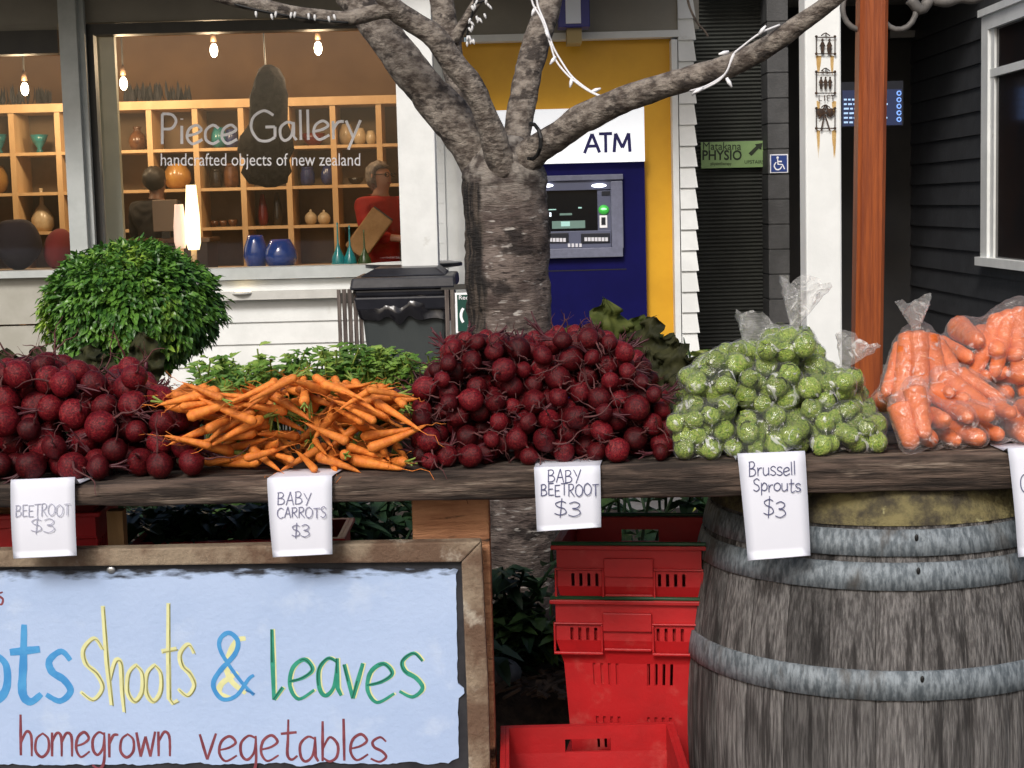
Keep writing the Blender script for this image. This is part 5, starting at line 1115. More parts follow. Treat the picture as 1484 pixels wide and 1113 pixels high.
# ================================================================== PRICE CARDS
PAPER = mat('white card', (.74, .76, .84), (.71, .73, .81), rough=.7, scale=5)
INKB = mat('blue black pen', (.08, .085, .17), rough=.6); INKF = mat('faded pen', (.36, .37, .47), rough=.6); INKM = mat('thin grey blue pen', (.17, .17, .27), rough=.6)
def card(label, tl, tr, br_, bl, ytop, back, lines, ink, wp=2.0, dY=0):
    Y = TF - .012 - dY
    t = thing('price_card', label, 'card', at((bl[0] + br_[0]) / 2, bl[1], Y), group='price cards folded over the table edge')
    zt_ = at(tl[0], tl[1], Y).z
    v = []; m_ = MB(); th = .0008; NN = 10
    L_ = [at(*tl, Y), at(*bl, Y)]; R_ = [at(*tr, Y), at(*br_, Y)]
    # flap lying on the table, fold, then the hanging face, bellied a little
    zf = max(at(*tl, Y).z, tz(L_[0].x)) + .004; zf2 = max(at(*tr, Y).z, tz(R_[0].x)) + .004
    rows = []
    for s_ in (1, .5, .15): rows.append((Vector((L_[0].x + (back[0] - 0) * s_, Y + .012 + .085 * s_, tz(L_[0].x) + .004)), Vector((R_[0].x + back[1] * s_, Y + .012 + .085 * s_, tz(R_[0].x) + .004))))
    rows.append((Vector((L_[0].x, Y + .004, zf)), Vector((R_[0].x, Y + .004, zf2))))
    for i in range(NN + 1):
        f = i / NN; b = -.006 * math.sin(math.pi * f * .9) - .004 * f
        rows.append((L_[0].lerp(L_[1], f) + Vector((0, b, -.002 * (f == 0))), R_[0].lerp(R_[1], f) + Vector((0, b * .6, -.002 * (f == 0)))))
    W2 = 7
    for off in (0, th):
        for a, b in rows:
            for k in range(W2 + 1): v.append(a.lerp(b, k / W2) + Vector((0, off - .0015 * math.sin(math.pi * k / W2), -off)))
    nr = len(rows); q = (W2 + 1)
    fs = []
    for o_ in (0, nr * q):
        for i in range(nr - 1):
            for k in range(W2): a = o_ + i * q + k; fs.append((a, a + q, a + q + 1, a + 1) if o_ == 0 else (a, a + 1, a + q + 1, a + q))
    for i in range(nr - 1):
        for k in (0, W2): a = i * q + k; fs.append((a, a + q, a + q + nr * q, a + nr * q))
    for k in range(W2):
        for i in (0, nr - 1): a = i * q + k; fs.append((a, a + 1, a + 1 + nr * q, a + nr * q))
    m_.add(v, fs); m_.build('paper', PAPER, t, smooth=True)
    def onface(x, y):
        f = max(0, min(1, (y - tl[1]) / (bl[1] - tl[1]))); b = -.006 * math.sin(math.pi * f * .9) - .004 * f
        return at(x, y, Y) + Vector((0, b - .0022, 0))
    ws_ = MB()
    for i, (tx, x0, x1, yb, h) in enumerate(lines): write(ws_, lay(tx, x0, x1, yb, h, wob=.14, seed=i + int(tl[0])), Y, wp, prj=onface, taper=.9, seg=6)
    ws_.build('handwriting', ink, t)
card('leftmost price card, faded writing BEETROOT $3 under the big beetroot', (15, 699), (108, 695), (112, 804), (21, 808), 699, (.006, .012), [('BEETROOT', 24, 104, 746, 17), ('$3', 46, 82, 770, 20)], INKF, 1.4)
card('price card reading BABY CARROTS $3 below the heap of carrots', (387, 699), (481, 696), (482, 802), (396, 806), 698, (.012, .014), [('BABY', 402, 452, 730, 18), ('CARROTS', 402, 474, 749, 15), ('$3', 423, 450, 776, 18)], INKM, 1.5)
card('price card reading BABY BEETROOT $3 below the middle heap', (774, 681), (870, 679), (871, 763), (778, 769), 681, (.006, .01), [('BABY', 793, 842, 698, 18), ('BEETROOT', 783, 868, 717, 17), ('$3', 802, 842, 746, 22)], INKB, 1.7)
MB().add([at(782, 764, TF - .005), at(861, 758, TF - .005), at(861, 770, TF - .005), at(782, 771, TF - .005), at(782, 764, TF - .0042), at(861, 758, TF - .0042), at(861, 770, TF - .0042), at(782, 771, TF - .0042)], [(0, 3, 2, 1), (4, 5, 6, 7), (0, 1, 5, 4), (1, 2, 6, 5), (2, 3, 7, 6), (3, 0, 4, 7)])
card('price card reading Brussell Sprouts $3 hanging over the barrel', (1069, 661), (1167, 657), (1174, 804), (1083, 811), 661, (.004, .006), [('Brussell', 1084, 1153, 688, 20), ('Sprouts', 1090, 1160, 711, 19), ('$3', 1104, 1138, 747, 24)], INKB, 1.7)
card('price card cut by the right edge of the photo, starting with a C', (1461, 653), (1556, 651), (1566, 800), (1474, 806), 653, (-.002, .0), [('CARROTS', 1476, 1550, 713, 26), ('$3', 1500, 1535, 760, 24)], INKB, 1.7)

# ================================================================== CRATES
CRED = mat('red crate plastic', (.47, .011, .014), (.37, .010, .012), rough=.48, c3=(.50, .07, .06), sc3=16, lo3=.56, hi3=.8, scale=6, bump=.1, bscale=50, spec=.45)
CGREEN = mat('dark green bar', (.012, .05, .022), (.02, .07, .03), rough=.45)
def crate(label, M, w=.27, d=.34, h=.35, group='red plastic crates', taper=.19, bars=True, origin=None):
    t = thing('plastic_crate', label, 'crate', M @ Vector((0, 0, 0)), group=group); tk = .006
    def tap(v):
        f = 1 - taper * max(0, (1 - (v.z) / (h * .68))) if v.z < h * .68 else 1
        if v.z < h * .68: f = 1 - taper * .45 - taper * .55 * (1 - v.z / (h * .68))
        return Vector((v.x * f, v.y * f, v.z))
    def done(mb, name, m, bevel=.0015):
        mb.v = [M @ tap(v) for v in mb.v]; return mb.build(name, m, t, bevel=bevel)
    hs = lambda ww: [(ww * .22 + i * .016, h * .52, ww * .22 + i * .016 + .006, h * .64) for i in range(4)] + [(ww * .64 + i * .016, h * .52, ww * .64 + i * .016 + .006, h * .64) for i in range(4)] + [(ww * .22 + i * .016, h * .16, ww * .22 + i * .016 + .006, h * .34) for i in range(4)] + [(ww * .64 + i * .016, h * .16, ww * .64 + i * .016 + .006, h * .34) for i in range(4)]
    top = [(w * .36, h * .86, w * .64, h * .93)]
    b = MB()
    tr = lambda x, y, a=0: Matrix.Translation((x, y, 0)) @ Matrix.Rotation(a, 4, 'Z')
    slots = [(w * .10 + i * .015, h * .775, w * .10 + i * .015 + .006, h * .845) for i in range(4)] + [(w * .70 + i * .015, h * .775, w * .70 + i * .015 + .006, h * .845) for i in range(4)]
    b.holey(w, h, tk, hs(w) + slots, tr(-w / 2, -d / 2)); b.holey(w, h, tk, hs(w) + top, tr(w / 2, d / 2, math.pi))
    side = hs(d) + [(d * .12 + i * .018, h * .775, d * .12 + i * .018 + .006, h * .845) for i in range(14)]
    b.holey(d - 2 * tk, h, tk, [s for s in side if s[2] < d - .03], tr(w / 2, -d / 2 + tk, math.pi / 2)); b.holey(d - 2 * tk, h, tk, [s for s in side if s[2] < d - .03], tr(-w / 2, d / 2 - tk, -math.pi / 2))
    b.box((-w / 2 + tk, -d / 2 + tk, 0), (w / 2 - tk, d / 2 - tk, .006))
    done(b, 'body', CRED)
    r = MB(); e = .007; z0 = h * .70
    for x0, x1 in ((-w / 2 - .004, -w * .17), (w * .17, w / 2 + .004)):
        r.box((x0, -d / 2 - e, z0), (x1, -d / 2 - .0005, z0 + .005)); r.box((x0, -d / 2 - e, h * .865), (x1, -d / 2 - .0005, h * .875)); r.box((x0, -d / 2 - e, z0 + .0051), (x0 + .004, -d / 2 - .0005, h * .864)); r.box((x1 - .004, -d / 2 - e, z0 + .0051), (x1, -d / 2 - .0005, h * .864))
    r.box((-w * .17, -d / 2 - e - .001, h * .83), (w * .17, -d / 2 - .0005, h * .93)); r.box((-w * .165, -d / 2 - e * .6, h * .72), (w * .165, -d / 2 - .0005, h * .735))
    done(r, 'flange', CRED)
    r = MB(); q = .010
    r.box((-w / 2 - q, -d / 2 - q, h - .008), (w / 2 + q, -d / 2, h)); r.box((-w / 2 - q, d / 2, h - .008), (w / 2 + q, d / 2 + q, h)); r.box((-w / 2 - q, -d / 2 + .0002, h - .008), (-w / 2, d / 2 - .0002, h)); r.box((w / 2, -d / 2 + .0002, h - .008), (w / 2 + q, d / 2 - .0002, h))
    done(r, 'rim', CRED)
    if bars:
        for s_ in (-1, 1):
            k = MB(); y = s_ * (d / 2 + .006); k.tube([M @ Vector((-w / 2 - .008, y, h - .03)), M @ Vector((-w / 2 - .008, y, h + .004)), M @ Vector((w / 2 + .008, y, h + .004)), M @ Vector((w / 2 + .008, y, h - .03))], .004, 8); k.build('stacking_bar', CGREEN, t, smooth=True)
    return t
def cm_(x, y, z, rz, rx=0): return Matrix.Translation((x, y, z)) @ Matrix.Rotation(R(rz), 4, 'Z') @ Matrix.Rotation(R(rx), 4, 'X')
cx_ = at(905, 830, 3.03).x + .03; cy_ = 3.03 + .17
crate('top red crate of the tall nested stack beside the barrel', cm_(cx_, cy_ - .03, .449, -9), d=.28)
crate('second red crate down, nested under the top one beside the barrel', cm_(cx_ - .004, cy_ - .028, .345, -9), d=.28)
crate('red crate at the bottom of the tall stack beside the barrel', cm_(cx_ - .004, cy_ - .028, .0, -9), d=.28, h=.34)
cx2 = (at(705, 1050, 2.96).x + at(985, 1050, 2.96).x) / 2 + .008
crate('low red crate in front of the stack, right of the sign frame', cm_(cx2, 2.79, .13, 0), w=.30, d=.34, bars=False, taper=.1)
crate('red crate nested under the low one beside the sign frame', cm_(cx2, 2.79, .0, 0), w=.30, d=.34, h=.127, bars=False, taper=.12)
xq = at(20, 760, 2.985).x
crate('red crate under the left end of the table', cm_(xq + .02, 2.985, at(60, 742, 2.9).z - .35, 2), w=.30, d=.2, bars=False)
crate('lower red crate beneath the one at the left table end', cm_(xq + .02, 2.985, .0, 2), w=.30, d=.2, h=at(60, 742, 2.9).z - .352, bars=False)
xq = (at(190, 780, 3.2).x + at(500, 780, 3.2).x) / 2
crate('wide red crate under the table below the carrots, only its rim showing', cm_(xq, 3.3, at(340, 783, 3.2).z - .35, 0), w=.40, d=.2, bars=False)
crate('lower red crate beneath the wide one under the carrots', cm_(xq, 3.3, 0, 0), w=.40, d=.2, h=at(340, 783, 3.2).z - .352, bars=False)
for q_, (pxg, lb_) in enumerate(((255, 'dark leafy greens filling the left half of the wide red crate'), (410, 'dark leafy greens filling the right half of the wide red crate'))):
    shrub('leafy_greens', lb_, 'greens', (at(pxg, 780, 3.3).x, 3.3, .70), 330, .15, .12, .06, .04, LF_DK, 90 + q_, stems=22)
p = at(167, 765, 2.9); MB().box((p.x - .014, 2.9, 0), (p.x + .014, 2.93, at(167, 741, 2.9).z)).build('timber_stake', mat('pale split timber', (.42, .25, .11), (.3, .17, .07), rough=.8, scale=12, stretch=(3, 3, .5)), label='pale upright timber stake between the two red crates under the table', cat='stake')

# ================================================================== VEGETABLES: settle them one by one
class Heap:         # (x, y, z, r) of everything already lying on the table, by 6 cm cells
    def __init__(s): s.g = {}
    def append(s, b):
        s.g.setdefault((math.floor(b[0] / .06), math.floor(b[1] / .06)), []).append(b)
    def near(s, x, y):
        i, j = math.floor(x / .06), math.floor(y / .06)
        for a in (i - 1, i, i + 1):
            for b in (j - 1, j, j + 1):
                yield from s.g.get((a, b), ())
BALLS = Heap()
def rest_z(x, y, r, zmin):
    z = zmin + r
    for bx, by, bz, b_r in BALLS.near(x, y):
        d2 = (bx - x) ** 2 + (by - y) ** 2; s_ = (r + b_r) * .985
        if d2 < s_ * s_:
            zz = bz + math.sqrt(s_ * s_ - d2)
            if zz > z: z = zz
    return z
def outline(tab, px): return 9999 if px < tab[0][0] or px > tab[-1][0] else interp(tab, px)
def settle(n, rf, px0, px1, y0, y1, top, rg, lean=.9, tries=4000):
    out = []
    for t_ in range(tries):
        if len(out) >= n: break
        r = rf(); Y = rg.uniform(y0, y1); X = at(rg.uniform(px0, px1), 600, Y).x
        for it in range(14):
            z = rest_z(X, Y, r, tz(X)); best = (z, X, Y)
            for k in range(6):
                a = rg.uniform(0, 6.28); nx_, ny_ = X + math.cos(a) * r * .5, Y + math.sin(a) * r * .5
                if ny_ < y0 + (z - tz(X) - r) * lean or ny_ > y1: continue
                pq = proj((nx_, ny_, z)); 
                if pq[0] < px0 or pq[0] > px1: continue
                zz = rest_z(nx_, ny_, r, tz(nx_))
                if zz < best[0] - 1e-4: best = (zz, nx_, ny_)
            if best[0] >= z - 1e-4: break
            z, X, Y = best
        z = rest_z(X, Y, r, tz(X))
        if Y < y0 + (z - tz(X) - r) * lean - .01: continue
        pq = proj((X, Y, z)); rp = r / Y * F
        if pq[1] - rp < outline(top, pq[0]): continue
        BALLS.append((X, Y, z, r)); out.append((Vector((X, Y, z)), r))
    return out
BEET = mat('beetroot skin', (.132, .0045, .009), (.028, .002, .004), rough=.44, scale=9, detail=6, spec=.22, rnd=.6, c3=(.17, .022, .02), sc3=6, lo3=.52, hi3=.68, bump=.25, bscale=40)
BROOT = mat('beetroot taproot', (.13, .045, .042), (.06, .018, .02), rough=.7, scale=30)
BSTEM = mat('beetroot stalk', (.075, .008, .018), (.04, .012, .012), rough=.5, scale=20, rnd=.3)
rg = random.Random(77)
def beet_mesh(seed):
    r2 = random.Random(seed); m = MB(); sq = r2.uniform(.88, 1.02)
    prof = [(.0, -1.25), (.05, -1.15), (.17, -1.03), (.42, -.9), (.72, -.66), (.93, -.3), (1, .05), (.93, .4), (.72, .7), (.45, .88), (.22, .95), (.12, 1.0), (0, 1.02)]
    m.lathe([(max(r, .001), z * sq) for r, z in prof], seg=20, caps=False)
    for v in m.v:
        n_ = noise.noise(v * 1.3 + Vector((seed * 3, 0, 0))) * .07 + .02 * noise.noise(v * 5 + Vector((seed, 1, 0))); v += v * n_
    return mesh_data(m, 'beetroot', BEET)
BM = [beet_mesh(s_) for s_ in range(6)]
def root_mesh(seed, L):
    r2 = random.Random(seed); m = MB(); pts = [(0, 0, -1.1)]; d = Vector((r2.uniform(-.3, .3), r2.uniform(-.3, .3), -1)); p = Vector(pts[0])
    for k in range(8):
        d = (d + Vector((r2.uniform(-.5, .5), r2.uniform(-.5, .5), r2.uniform(-.35, .3)))).normalized(); p = p + d * L / 8; pts.append(tuple(p))
    q = spline(pts, 3); n = len(q); m.tube(q, [.085 * (1 - i / n) ** 1.2 + .022 for i in range(n)], 5)
    for k in range(2):
        i = r2.randrange(3, n - 6); p = Vector(q[i]); dd = Vector((r2.uniform(-1, 1), r2.uniform(-1, 1), r2.uniform(-.6, .6))).normalized(); m.tube(spline([tuple(p), tuple(p + dd * .4), tuple(p + dd * .8 + Vector((r2.uniform(-.3, .3), r2.uniform(-.3, .3), -.3)))], 4), [.03] * 5 + [.016] * 4, 4)
    return mesh_data(m, 'taproot', BROOT)
RM = [root_mesh(s_, L) for s_, L in zip(range(10), (2.2, 3, 3.6, 2.6, 4.2, 1.6, 3.2, 4.6, 2.4, 3.4))]
def stalk_mesh(seed):
    r2 = random.Random(seed); m = MB()
    for k in range(5):
        a = k * 1.26 + r2.uniform(-.3, .3); L = r2.uniform(1.0, 2.2); m.tube(spline([(.08 * math.cos(a), .08 * math.sin(a), .9), (.16 * math.cos(a), .16 * math.sin(a), .9 + L * .5), (.5 * math.cos(a), .5 * math.sin(a), .9 + L)], 3), [.09] * 5 + [.06] * 2, 6)
    return mesh_data(m, 'leaf_stalk', BSTEM)
SM = [stalk_mesh(s_) for s_ in range(4)]
def axis_mat(d, roll=0):
    """matrix turning local -Z (the root end) to d"""
    return (-Vector(d)).to_track_quat('Z', 'Y').to_matrix().to_4x4() @ Matrix.Rotation(roll, 4, 'Z')
def place_beet(p, r, label, group, front):
    d = Vector((rg.uniform(-.9, .9), rg.uniform(-1, .1), rg.uniform(-.5, .6))) if front else Vector((rg.uniform(-1, 1), rg.uniform(-1, 1), rg.uniform(-.3, .8)))
    M = Matrix.Translation(p) @ axis_mat(d.normalized(), rg.uniform(0, 6.28)) @ Matrix.Diagonal((r * rg.uniform(.9, 1.06), r * rg.uniform(.9, 1.06), r * rg.uniform(.86, 1.1), 1))
    o = obj_of('baby_beetroot' if 'middle' in group else 'beetroot', BM[rg.randrange(6)]); o.matrix_world = M; finish(o, label, 'beetroot', group)
    q = obj_of('taproot', RM[rg.randrange(10)], o, Matrix.Scale(.9, 4)); 
    if 'middle' in group and front and rg.random() < .6: obj_of('taproot', RM[rg.randrange(10)], o, Matrix.Rotation(rg.uniform(-.9, .9), 4, 'X') @ Matrix.Rotation(rg.uniform(-.9, .9), 4, 'Y') @ Matrix.Scale(.9, 4))
    if rg.random() < .7: obj_of('leaf_stalk', SM[rg.randrange(4)], o, Matrix.Identity(4))
def name_heap(items, what, heap, group, neigh):
    """label each by what can be pointed at: its row, and its place along the row"""
    pr = [(proj(p), p, r) for p, r in items]
    fr = sorted([i for i in range(len(items)) if items[i][0].y < TF + .12 and items[i][0].z < tz(0) + items[i][1] * 1.6], key=lambda i: pr[i][0][0])
    tops = sorted(sorted(range(len(items)), key=lambda i: pr[i][0][1])[:12], key=lambda i: pr[i][0][0])
    ords = ['first', 'second', 'third', 'fourth', 'fifth', 'sixth', 'seventh', 'eighth', 'ninth', 'tenth', 'eleventh', 'twelfth', 'thirteenth', 'fourteenth', 'fifteenth', 'sixteenth', 'seventeenth', 'eighteenth', 'nineteenth', 'twentieth']
    lab = {}
    for k, i in enumerate(tops): lab[i] = f'{what} on the crest of the {heap}, {ords[k]} from the left'
    for k, i in enumerate([i for i in fr if i not in lab][:20]): lab[i] = f'{what} at the table edge of the {heap}, {ords[k]} from the left'
    return [lab.get(i, f'{what} lying among the others in the middle of the {heap}') for i in range(len(items))]
# big beetroot on the left
TOP1 = [(-70, 520), (0, 520), (40, 508), (110, 508), (150, 540), (190, 515), (225, 545), (262, 580), (300, 640)]
b1 = settle(165, lambda: rg.uniform(.021, .0285), -60, 275, TF + .05, TF + .36, TOP1, rg, lean=.75, tries=2500)
for (p, r), lb in zip(b1, name_heap(b1, 'large dark red beetroot', 'left heap', '', '')): place_beet(p, r, lb, 'large beetroot in the left heap', p.y < TF + .25)
# baby beetroot in the middle
TOP2 = [(596, 600), (612, 545), (640, 508), (655, 480), (700, 474), (740, 488), (800, 470), (850, 466), (890, 482), (925, 505), (950, 545), (965, 585), (990, 640)]
b2 = settle(450, lambda: rg.uniform(.0152, .0228), 610, 965, TF + .04, TF + .37, TOP2, rg, lean=.46, tries=7000)
def showing(items, most):
    """the items of a heap that show most from the viewer's side; the buried core is left out"""
    buf = {}
    for i, (p, r) in enumerate(items):
        x, y = proj(p); rp_ = r / p.y * F; n = int(rp_ / 2)
        for a in range(-n, n + 1):
            for b in range(-n, n + 1):
                q = 1 - (a * a + b * b) / max(1, n * n)
                if q < 0: continue
                k = (int(x / 2) + a, int(y / 2) + b); d = p.y - r * math.sqrt(q)
                if k not in buf or d < buf[k][0]: buf[k] = (d, i)
    cnt = [0] * len(items)
    for d, i in buf.values(): cnt[i] += 1
    keep = set(sorted(range(len(items)), key=lambda i: -cnt[i])[:most]); return [it for i, it in enumerate(items) if i in keep]
b2 = showing(b2, 292)
for (p, r), lb in zip(b2, name_heap(b2, 'small dark red beetroot', 'middle heap', '', '')): place_beet(p, r, lb, 'baby beetroot in the middle heap', p.y < TF + .3)
print('beets', len(b1), len(b2))
# beet leaves behind the middle heap
LF_BEET = leafmat('beet leaf', (.045, .06, .014), (.10, .115, .028), (.10, .03, .03), rough=.65, scale=22, spec=.15)
LF_BEETD = leafmat('dark beet leaf', (.022, .024, .011), (.05, .05, .02), (.06, .014, .018), rough=.65, scale=22, spec=.15)
def bigleaf(m, base, d, nrm, L, W, seed):
    """broad crinkled leaf with a ruffled edge"""
    d = Vector(d).normalized(); nrm = Vector(nrm); nrm = (nrm - d * nrm.dot(d)).normalized(); sd_ = d.cross(nrm); n0 = len(m.v); A, B = 18, 14
    for i in range(A + 1):
        f = i / A; wd = W * math.sin(math.pi * min(1, f * .92 + .05)) ** .7 * (1 - .25 * f)
        for j in range(B + 1):
            g = j / B * 2 - 1; p = Vector(base) + d * L * f + sd_ * wd * .5 * g + nrm * (L * .22 * (f - f * f * 1.5) - abs(g) * .012 + L * .16 * abs(g) ** 1.4 * math.sin(f * 21 + seed + (3 if g > 0 else 0)) + L * .10 * noise.noise(Vector((f * 6, g * 3.5, seed))) + L * .05 * noise.noise(Vector((f * 15, g * 8, seed))) + L * .05 * abs(math.sin(f * 16 + abs(g) * 5)))
            m.v.append(p)
    for i in range(A):
        for j in range(B): a = n0 + i * (B + 1) + j; m.f.append((a, a + 1, a + B + 2, a + B + 1))
for k, (px, py, Y, hpx, lean_, mm, lb) in enumerate(((905, 505, TF + .47, 72, .2, LF_BEET, 'large crinkled green beet leaf standing highest behind the middle heap'), (935, 520, TF + .45, 66, .6, LF_BEETD, 'dark beet leaf drooping to the right in front of the yellow wall'), (878, 505, TF + .48, 52, -.35, LF_BEET, 'green beet leaf left of the tallest leaf'), (965, 560, TF + .4, 70, .7, LF_BEETD, 'dark beet leaf at the right shoulder of the middle heap'), (978, 600, TF + .34, 62, .5, LF_BEETD, 'dark beet leaf between the middle heap and the sprout bags'), (830, 500, TF + .46, 36, -.1, LF_BEETD, 'small dark red beet leaf on the crest beside the trunk'), (955, 590, TF + .42, 80, .35, LF_BEETD, 'dark beet leaf low behind the right side of the middle heap'), (985, 560, TF + .45, 56, .9, LF_BEETD, 'dark beet leaf spreading towards the sprout bags'))):
    b = at(px, py, Y); b.z -= .03; L = hpx / F * Y * 1.45; m_ = MB(); rq = random.Random(k)
    for q in range(3 if k < 4 else 2): bigleaf(m_, b + Vector((q * .018 - .018, q * .012, -.005 * q)), (lean_ + (q - .6) * .55, -.15 - q * .1, 1), (rq.uniform(-.6, .4), -1, rq.uniform(.1, .6)), L * (.92 - q * .16), L * .72, k * 2 + q)
    o = thing('beet_leaf', lb, 'leaf', Vector((b.x, b.y, tz(b.x))), group='beet leaves behind the middle heap'); m_.build('blade', mm, o, smooth=True)
    MB().tube(spline([(b.x, b.y, tz(b.x) + .003), (b.x + .01, b.y, (b.z + tz(b.x)) / 2), tuple(b + Vector((lean_ * L * .3, 0, L * .3)))], 5), .004, 6).build('stalk', BSTEM, o, smooth=True)
for k in range(5):
    px = 20 + k * 48 + rg.uniform(-12, 12); Y = TF + .42; b = at(px, 560, Y); o = MB(); rq = random.Random(40 + k)
    bigleaf(o, b, (rq.uniform(-.5, .5), -.1, 1), (rq.uniform(-.4, .4), -1, .3), rq.uniform(.07, .11), .08, k); t = thing('beet_leaf', 'dark beet leaf stub behind the left heap, %s from the left' % ('first', 'second', 'third', 'fourth', 'fifth', 'sixth', 'seventh', 'eighth', 'ninth')[k], 'leaf', Vector((b.x, b.y, tz(b.x))), group='beet leaves behind the left heap'); o.build('blade', LF_BEETD, t, smooth=True)
    for q in range(3): MB().tube(spline([(b.x + rq.uniform(-.03, .03), b.y - .03, tz(b.x) + .003), (b.x + rq.uniform(-.03, .03), b.y, b.z - .05), (b.x + rq.uniform(-.05, .05), b.y - .02, b.z + rq.uniform(-.01, .05))], 5), [.0045] * 10 + [.003], 6).build('stalk', BSTEM, t, smooth=True)

# ---- baby carrots
CARROT = mat('baby carrot skin', (.76, .25, .04), (.62, .16, .024), rough=.5, scale=4, stretch=(1, 1, 2.5), bump=.35, bscale=12, bstretch=(1, 1, 5), rnd=.16, c3=(.80, .30, .06), sc3=5, lo3=.6, hi3=.75)
CSTUB = mat('carrot leaf stub', (.16, .24, .04), (.24, .30, .06), rough=.5, scale=30)
def carrot_mesh(seed, m_, thin=1.0, tail=.35, curve=.12, blunt=False):
    """root runs along -Z from the crown at 0 to the tip at -1; radius about .1"""
    r2 = random.Random(seed); m = MB(); c1, c2 = r2.uniform(-1, 1) * curve, r2.uniform(-1, 1) * curve; pts = []; rad = []
    N_ = 14
    for i in range(N_ + 1):
        f = i / N_
        if blunt: r = .15 * thin * (min(1, (f + .015) * 14) ** .5) * (1 - .42 * f) * (max(.03, 1 - max(0, (f - .86) / .14) ** 2.2) ** .5)
        else: r = .105 * thin * (min(1, (f + .02) * 12) ** .5) * (1 - f) ** .46 * (1 - .25 * f) + .006
        wv = .05 * tail * math.sin(f * 7 + seed) * max(0, f - .6)
        pts.append((c1 * f * f + wv, c2 * f * f * .7, -f)); rad.append(r)
    if not blunt:
        x, y = pts[-1][0], pts[-1][1]; q = r2.uniform(-.6, .6)
        for k in range(1, 5): pts.append((x + q * tail * (k / 4) ** 2 * .6 + r2.uniform(-.03, .03), y + r2.uniform(-.1, .1) * k / 4, -1 - tail * k / 4)); rad.append(.007 - k * .0009)
    m.tube(pts, rad, 12)
    for v in m.v: 
        n_ = .09 * noise.noise(Vector((v.x * 3, v.y * 3, v.z * 14 + seed))) ; v.x *= 1 + n_; v.y *= 1 + n_
    return mesh_data(m, 'carrot', m_)
CM = [carrot_mesh(s_, CARROT, thin=.85 + .06 * (s_ % 5), tail=(.2, .45, .3, .6, .15, .5, .35, .25)[s_], curve=.05 + .03 * s_) for s_ in range(8)]
stb = MB(); 
for k in range(4): a = k * 1.57; stb.tube([(0, 0, 0), (.02 * math.cos(a), .02 * math.sin(a), .1), (.07 * math.cos(a), .07 * math.sin(a), .26)], [.03, .022, .012], 6)
STB = mesh_data(stb, 'leaf_stub', CSTUB)
PROFC = [(228, 575), (260, 560), (300, 562), (340, 572), (375, 560), (430, 545), (480, 550), (520, 555), (560, 562), (600, 585), (640, 605), (668, 640)]
def drop_carrot(X, Y, L, thick, yaw, tilt, limit, zlim=None):
    """lower a carrot (crown at X,Y; yaw 0 points the tip to the viewer) until it touches what lies below"""
    d = Vector((math.sin(yaw) * math.cos(tilt), -math.cos(yaw) * math.cos(tilt), -math.sin(tilt))); best = -9
    S_ = [(f, thick * (1 - f) ** .6 + .002) for f in (.03, .2, .4, .6, .8, .97)]
    for f, r in S_:
        p = Vector((X, Y, 0)) + d * L * f; z = rest_z(p.x, p.y, r, tz(p.x)) - d.z * L * f; best = max(best, z)
    return Vector((X, Y, best)), d, S_
rg = random.Random(31); carrots = []
for t_ in range(9000):
    if len(carrots) >= 290: break
    px = rg.uniform(255, 640); Y = rg.uniform(TF + .035, TF + .33) if t_ > 1500 else rg.uniform(TF + .04, TF + .15); L = rg.uniform(.078, .118); th = L * rg.uniform(.08, .105)
    yaw = rg.gauss((px - 440) / 200, .75)
    if px < 345: yaw = rg.gauss(-1.2, .4)
    if rg.random() < .14: yaw += math.pi
    tilt = 0; d = Vector((math.sin(yaw) * math.cos(tilt), -math.cos(yaw) * math.cos(tilt), -math.sin(tilt))); X = at(px, 620, Y).x - d.x * L / 2; Yc = Y - d.y * L / 2
    if Yc < TF + .012 or Yc + d.y * L * 1.25 < TF + .004: continue
    P, d, S_ = min((drop_carrot(X, Yc, L, th, yaw, tl, None) for tl in (-.3, -.12, 0, .12, .25, .4)), key=lambda c_: c_[0].z + c_[1].z * L * .5)
    tip = P + d * L; q0, q1 = proj(P), proj(tip); m0 = proj(P + d * L * .4)
    if min(q0[0], q1[0]) < 232 or max(q0[0], q1[0]) > 662: continue
    if m0[1] - th / Y * F < outline(PROFC, m0[0]) or q0[1] < outline(PROFC, q0[0]) - 3 or q1[1] < outline(PROFC, q1[0]) - 8: continue
    for f, r in S_: c_ = P + d * L * f; BALLS.append((c_.x, c_.y, c_.z, r * .72))
    carrots.append((P, d, L, th))
print('carrots', len(carrots))
pr = [proj(P + d * L * .5) for P, d, L, th in carrots]
lowest = sorted(sorted(range(len(carrots)), key=lambda i: carrots[i][0].y)[:16], key=lambda i: pr[i][0]); highest = sorted(sorted([i for i in range(len(carrots)) if i not in lowest], key=lambda i: pr[i][1])[:12], key=lambda i: pr[i][0])
ords = ['first', 'second', 'third', 'fourth', 'fifth', 'sixth', 'seventh', 'eighth', 'ninth', 'tenth', 'eleventh', 'twelfth', 'thirteenth', 'fourteenth', 'fifteenth', 'sixteenth']
clab = {i: f'baby carrot at the front of the carrot heap, {ords[k]} from the left' for k, i in enumerate(lowest)}
clab.update({i: f'baby carrot on top of the carrot heap, {ords[k]} from the left' for k, i in enumerate(highest)})
for i, (P, d, L, th) in enumerate(carrots):
    v = 'pointing left ' if d.x < -.5 else ('pointing right ' if d.x > .5 else 'pointing at the viewer ')
    k = th / L / .1
    o = obj_of('baby_carrot', CM[rg.randrange(8)]); o.matrix_world = Matrix.Translation(P) @ axis_mat(d, rg.uniform(0, 6.28)) @ Matrix.Diagonal((L * k, L * k, L, 1))
    finish(o, clab.get(i, f'baby carrot {v}lying in the middle of the carrot heap'), 'carrot', 'baby carrots in the heap')
    if rg.random() < .3: obj_of('leaf_stub', STB, o, Matrix.Identity(4))
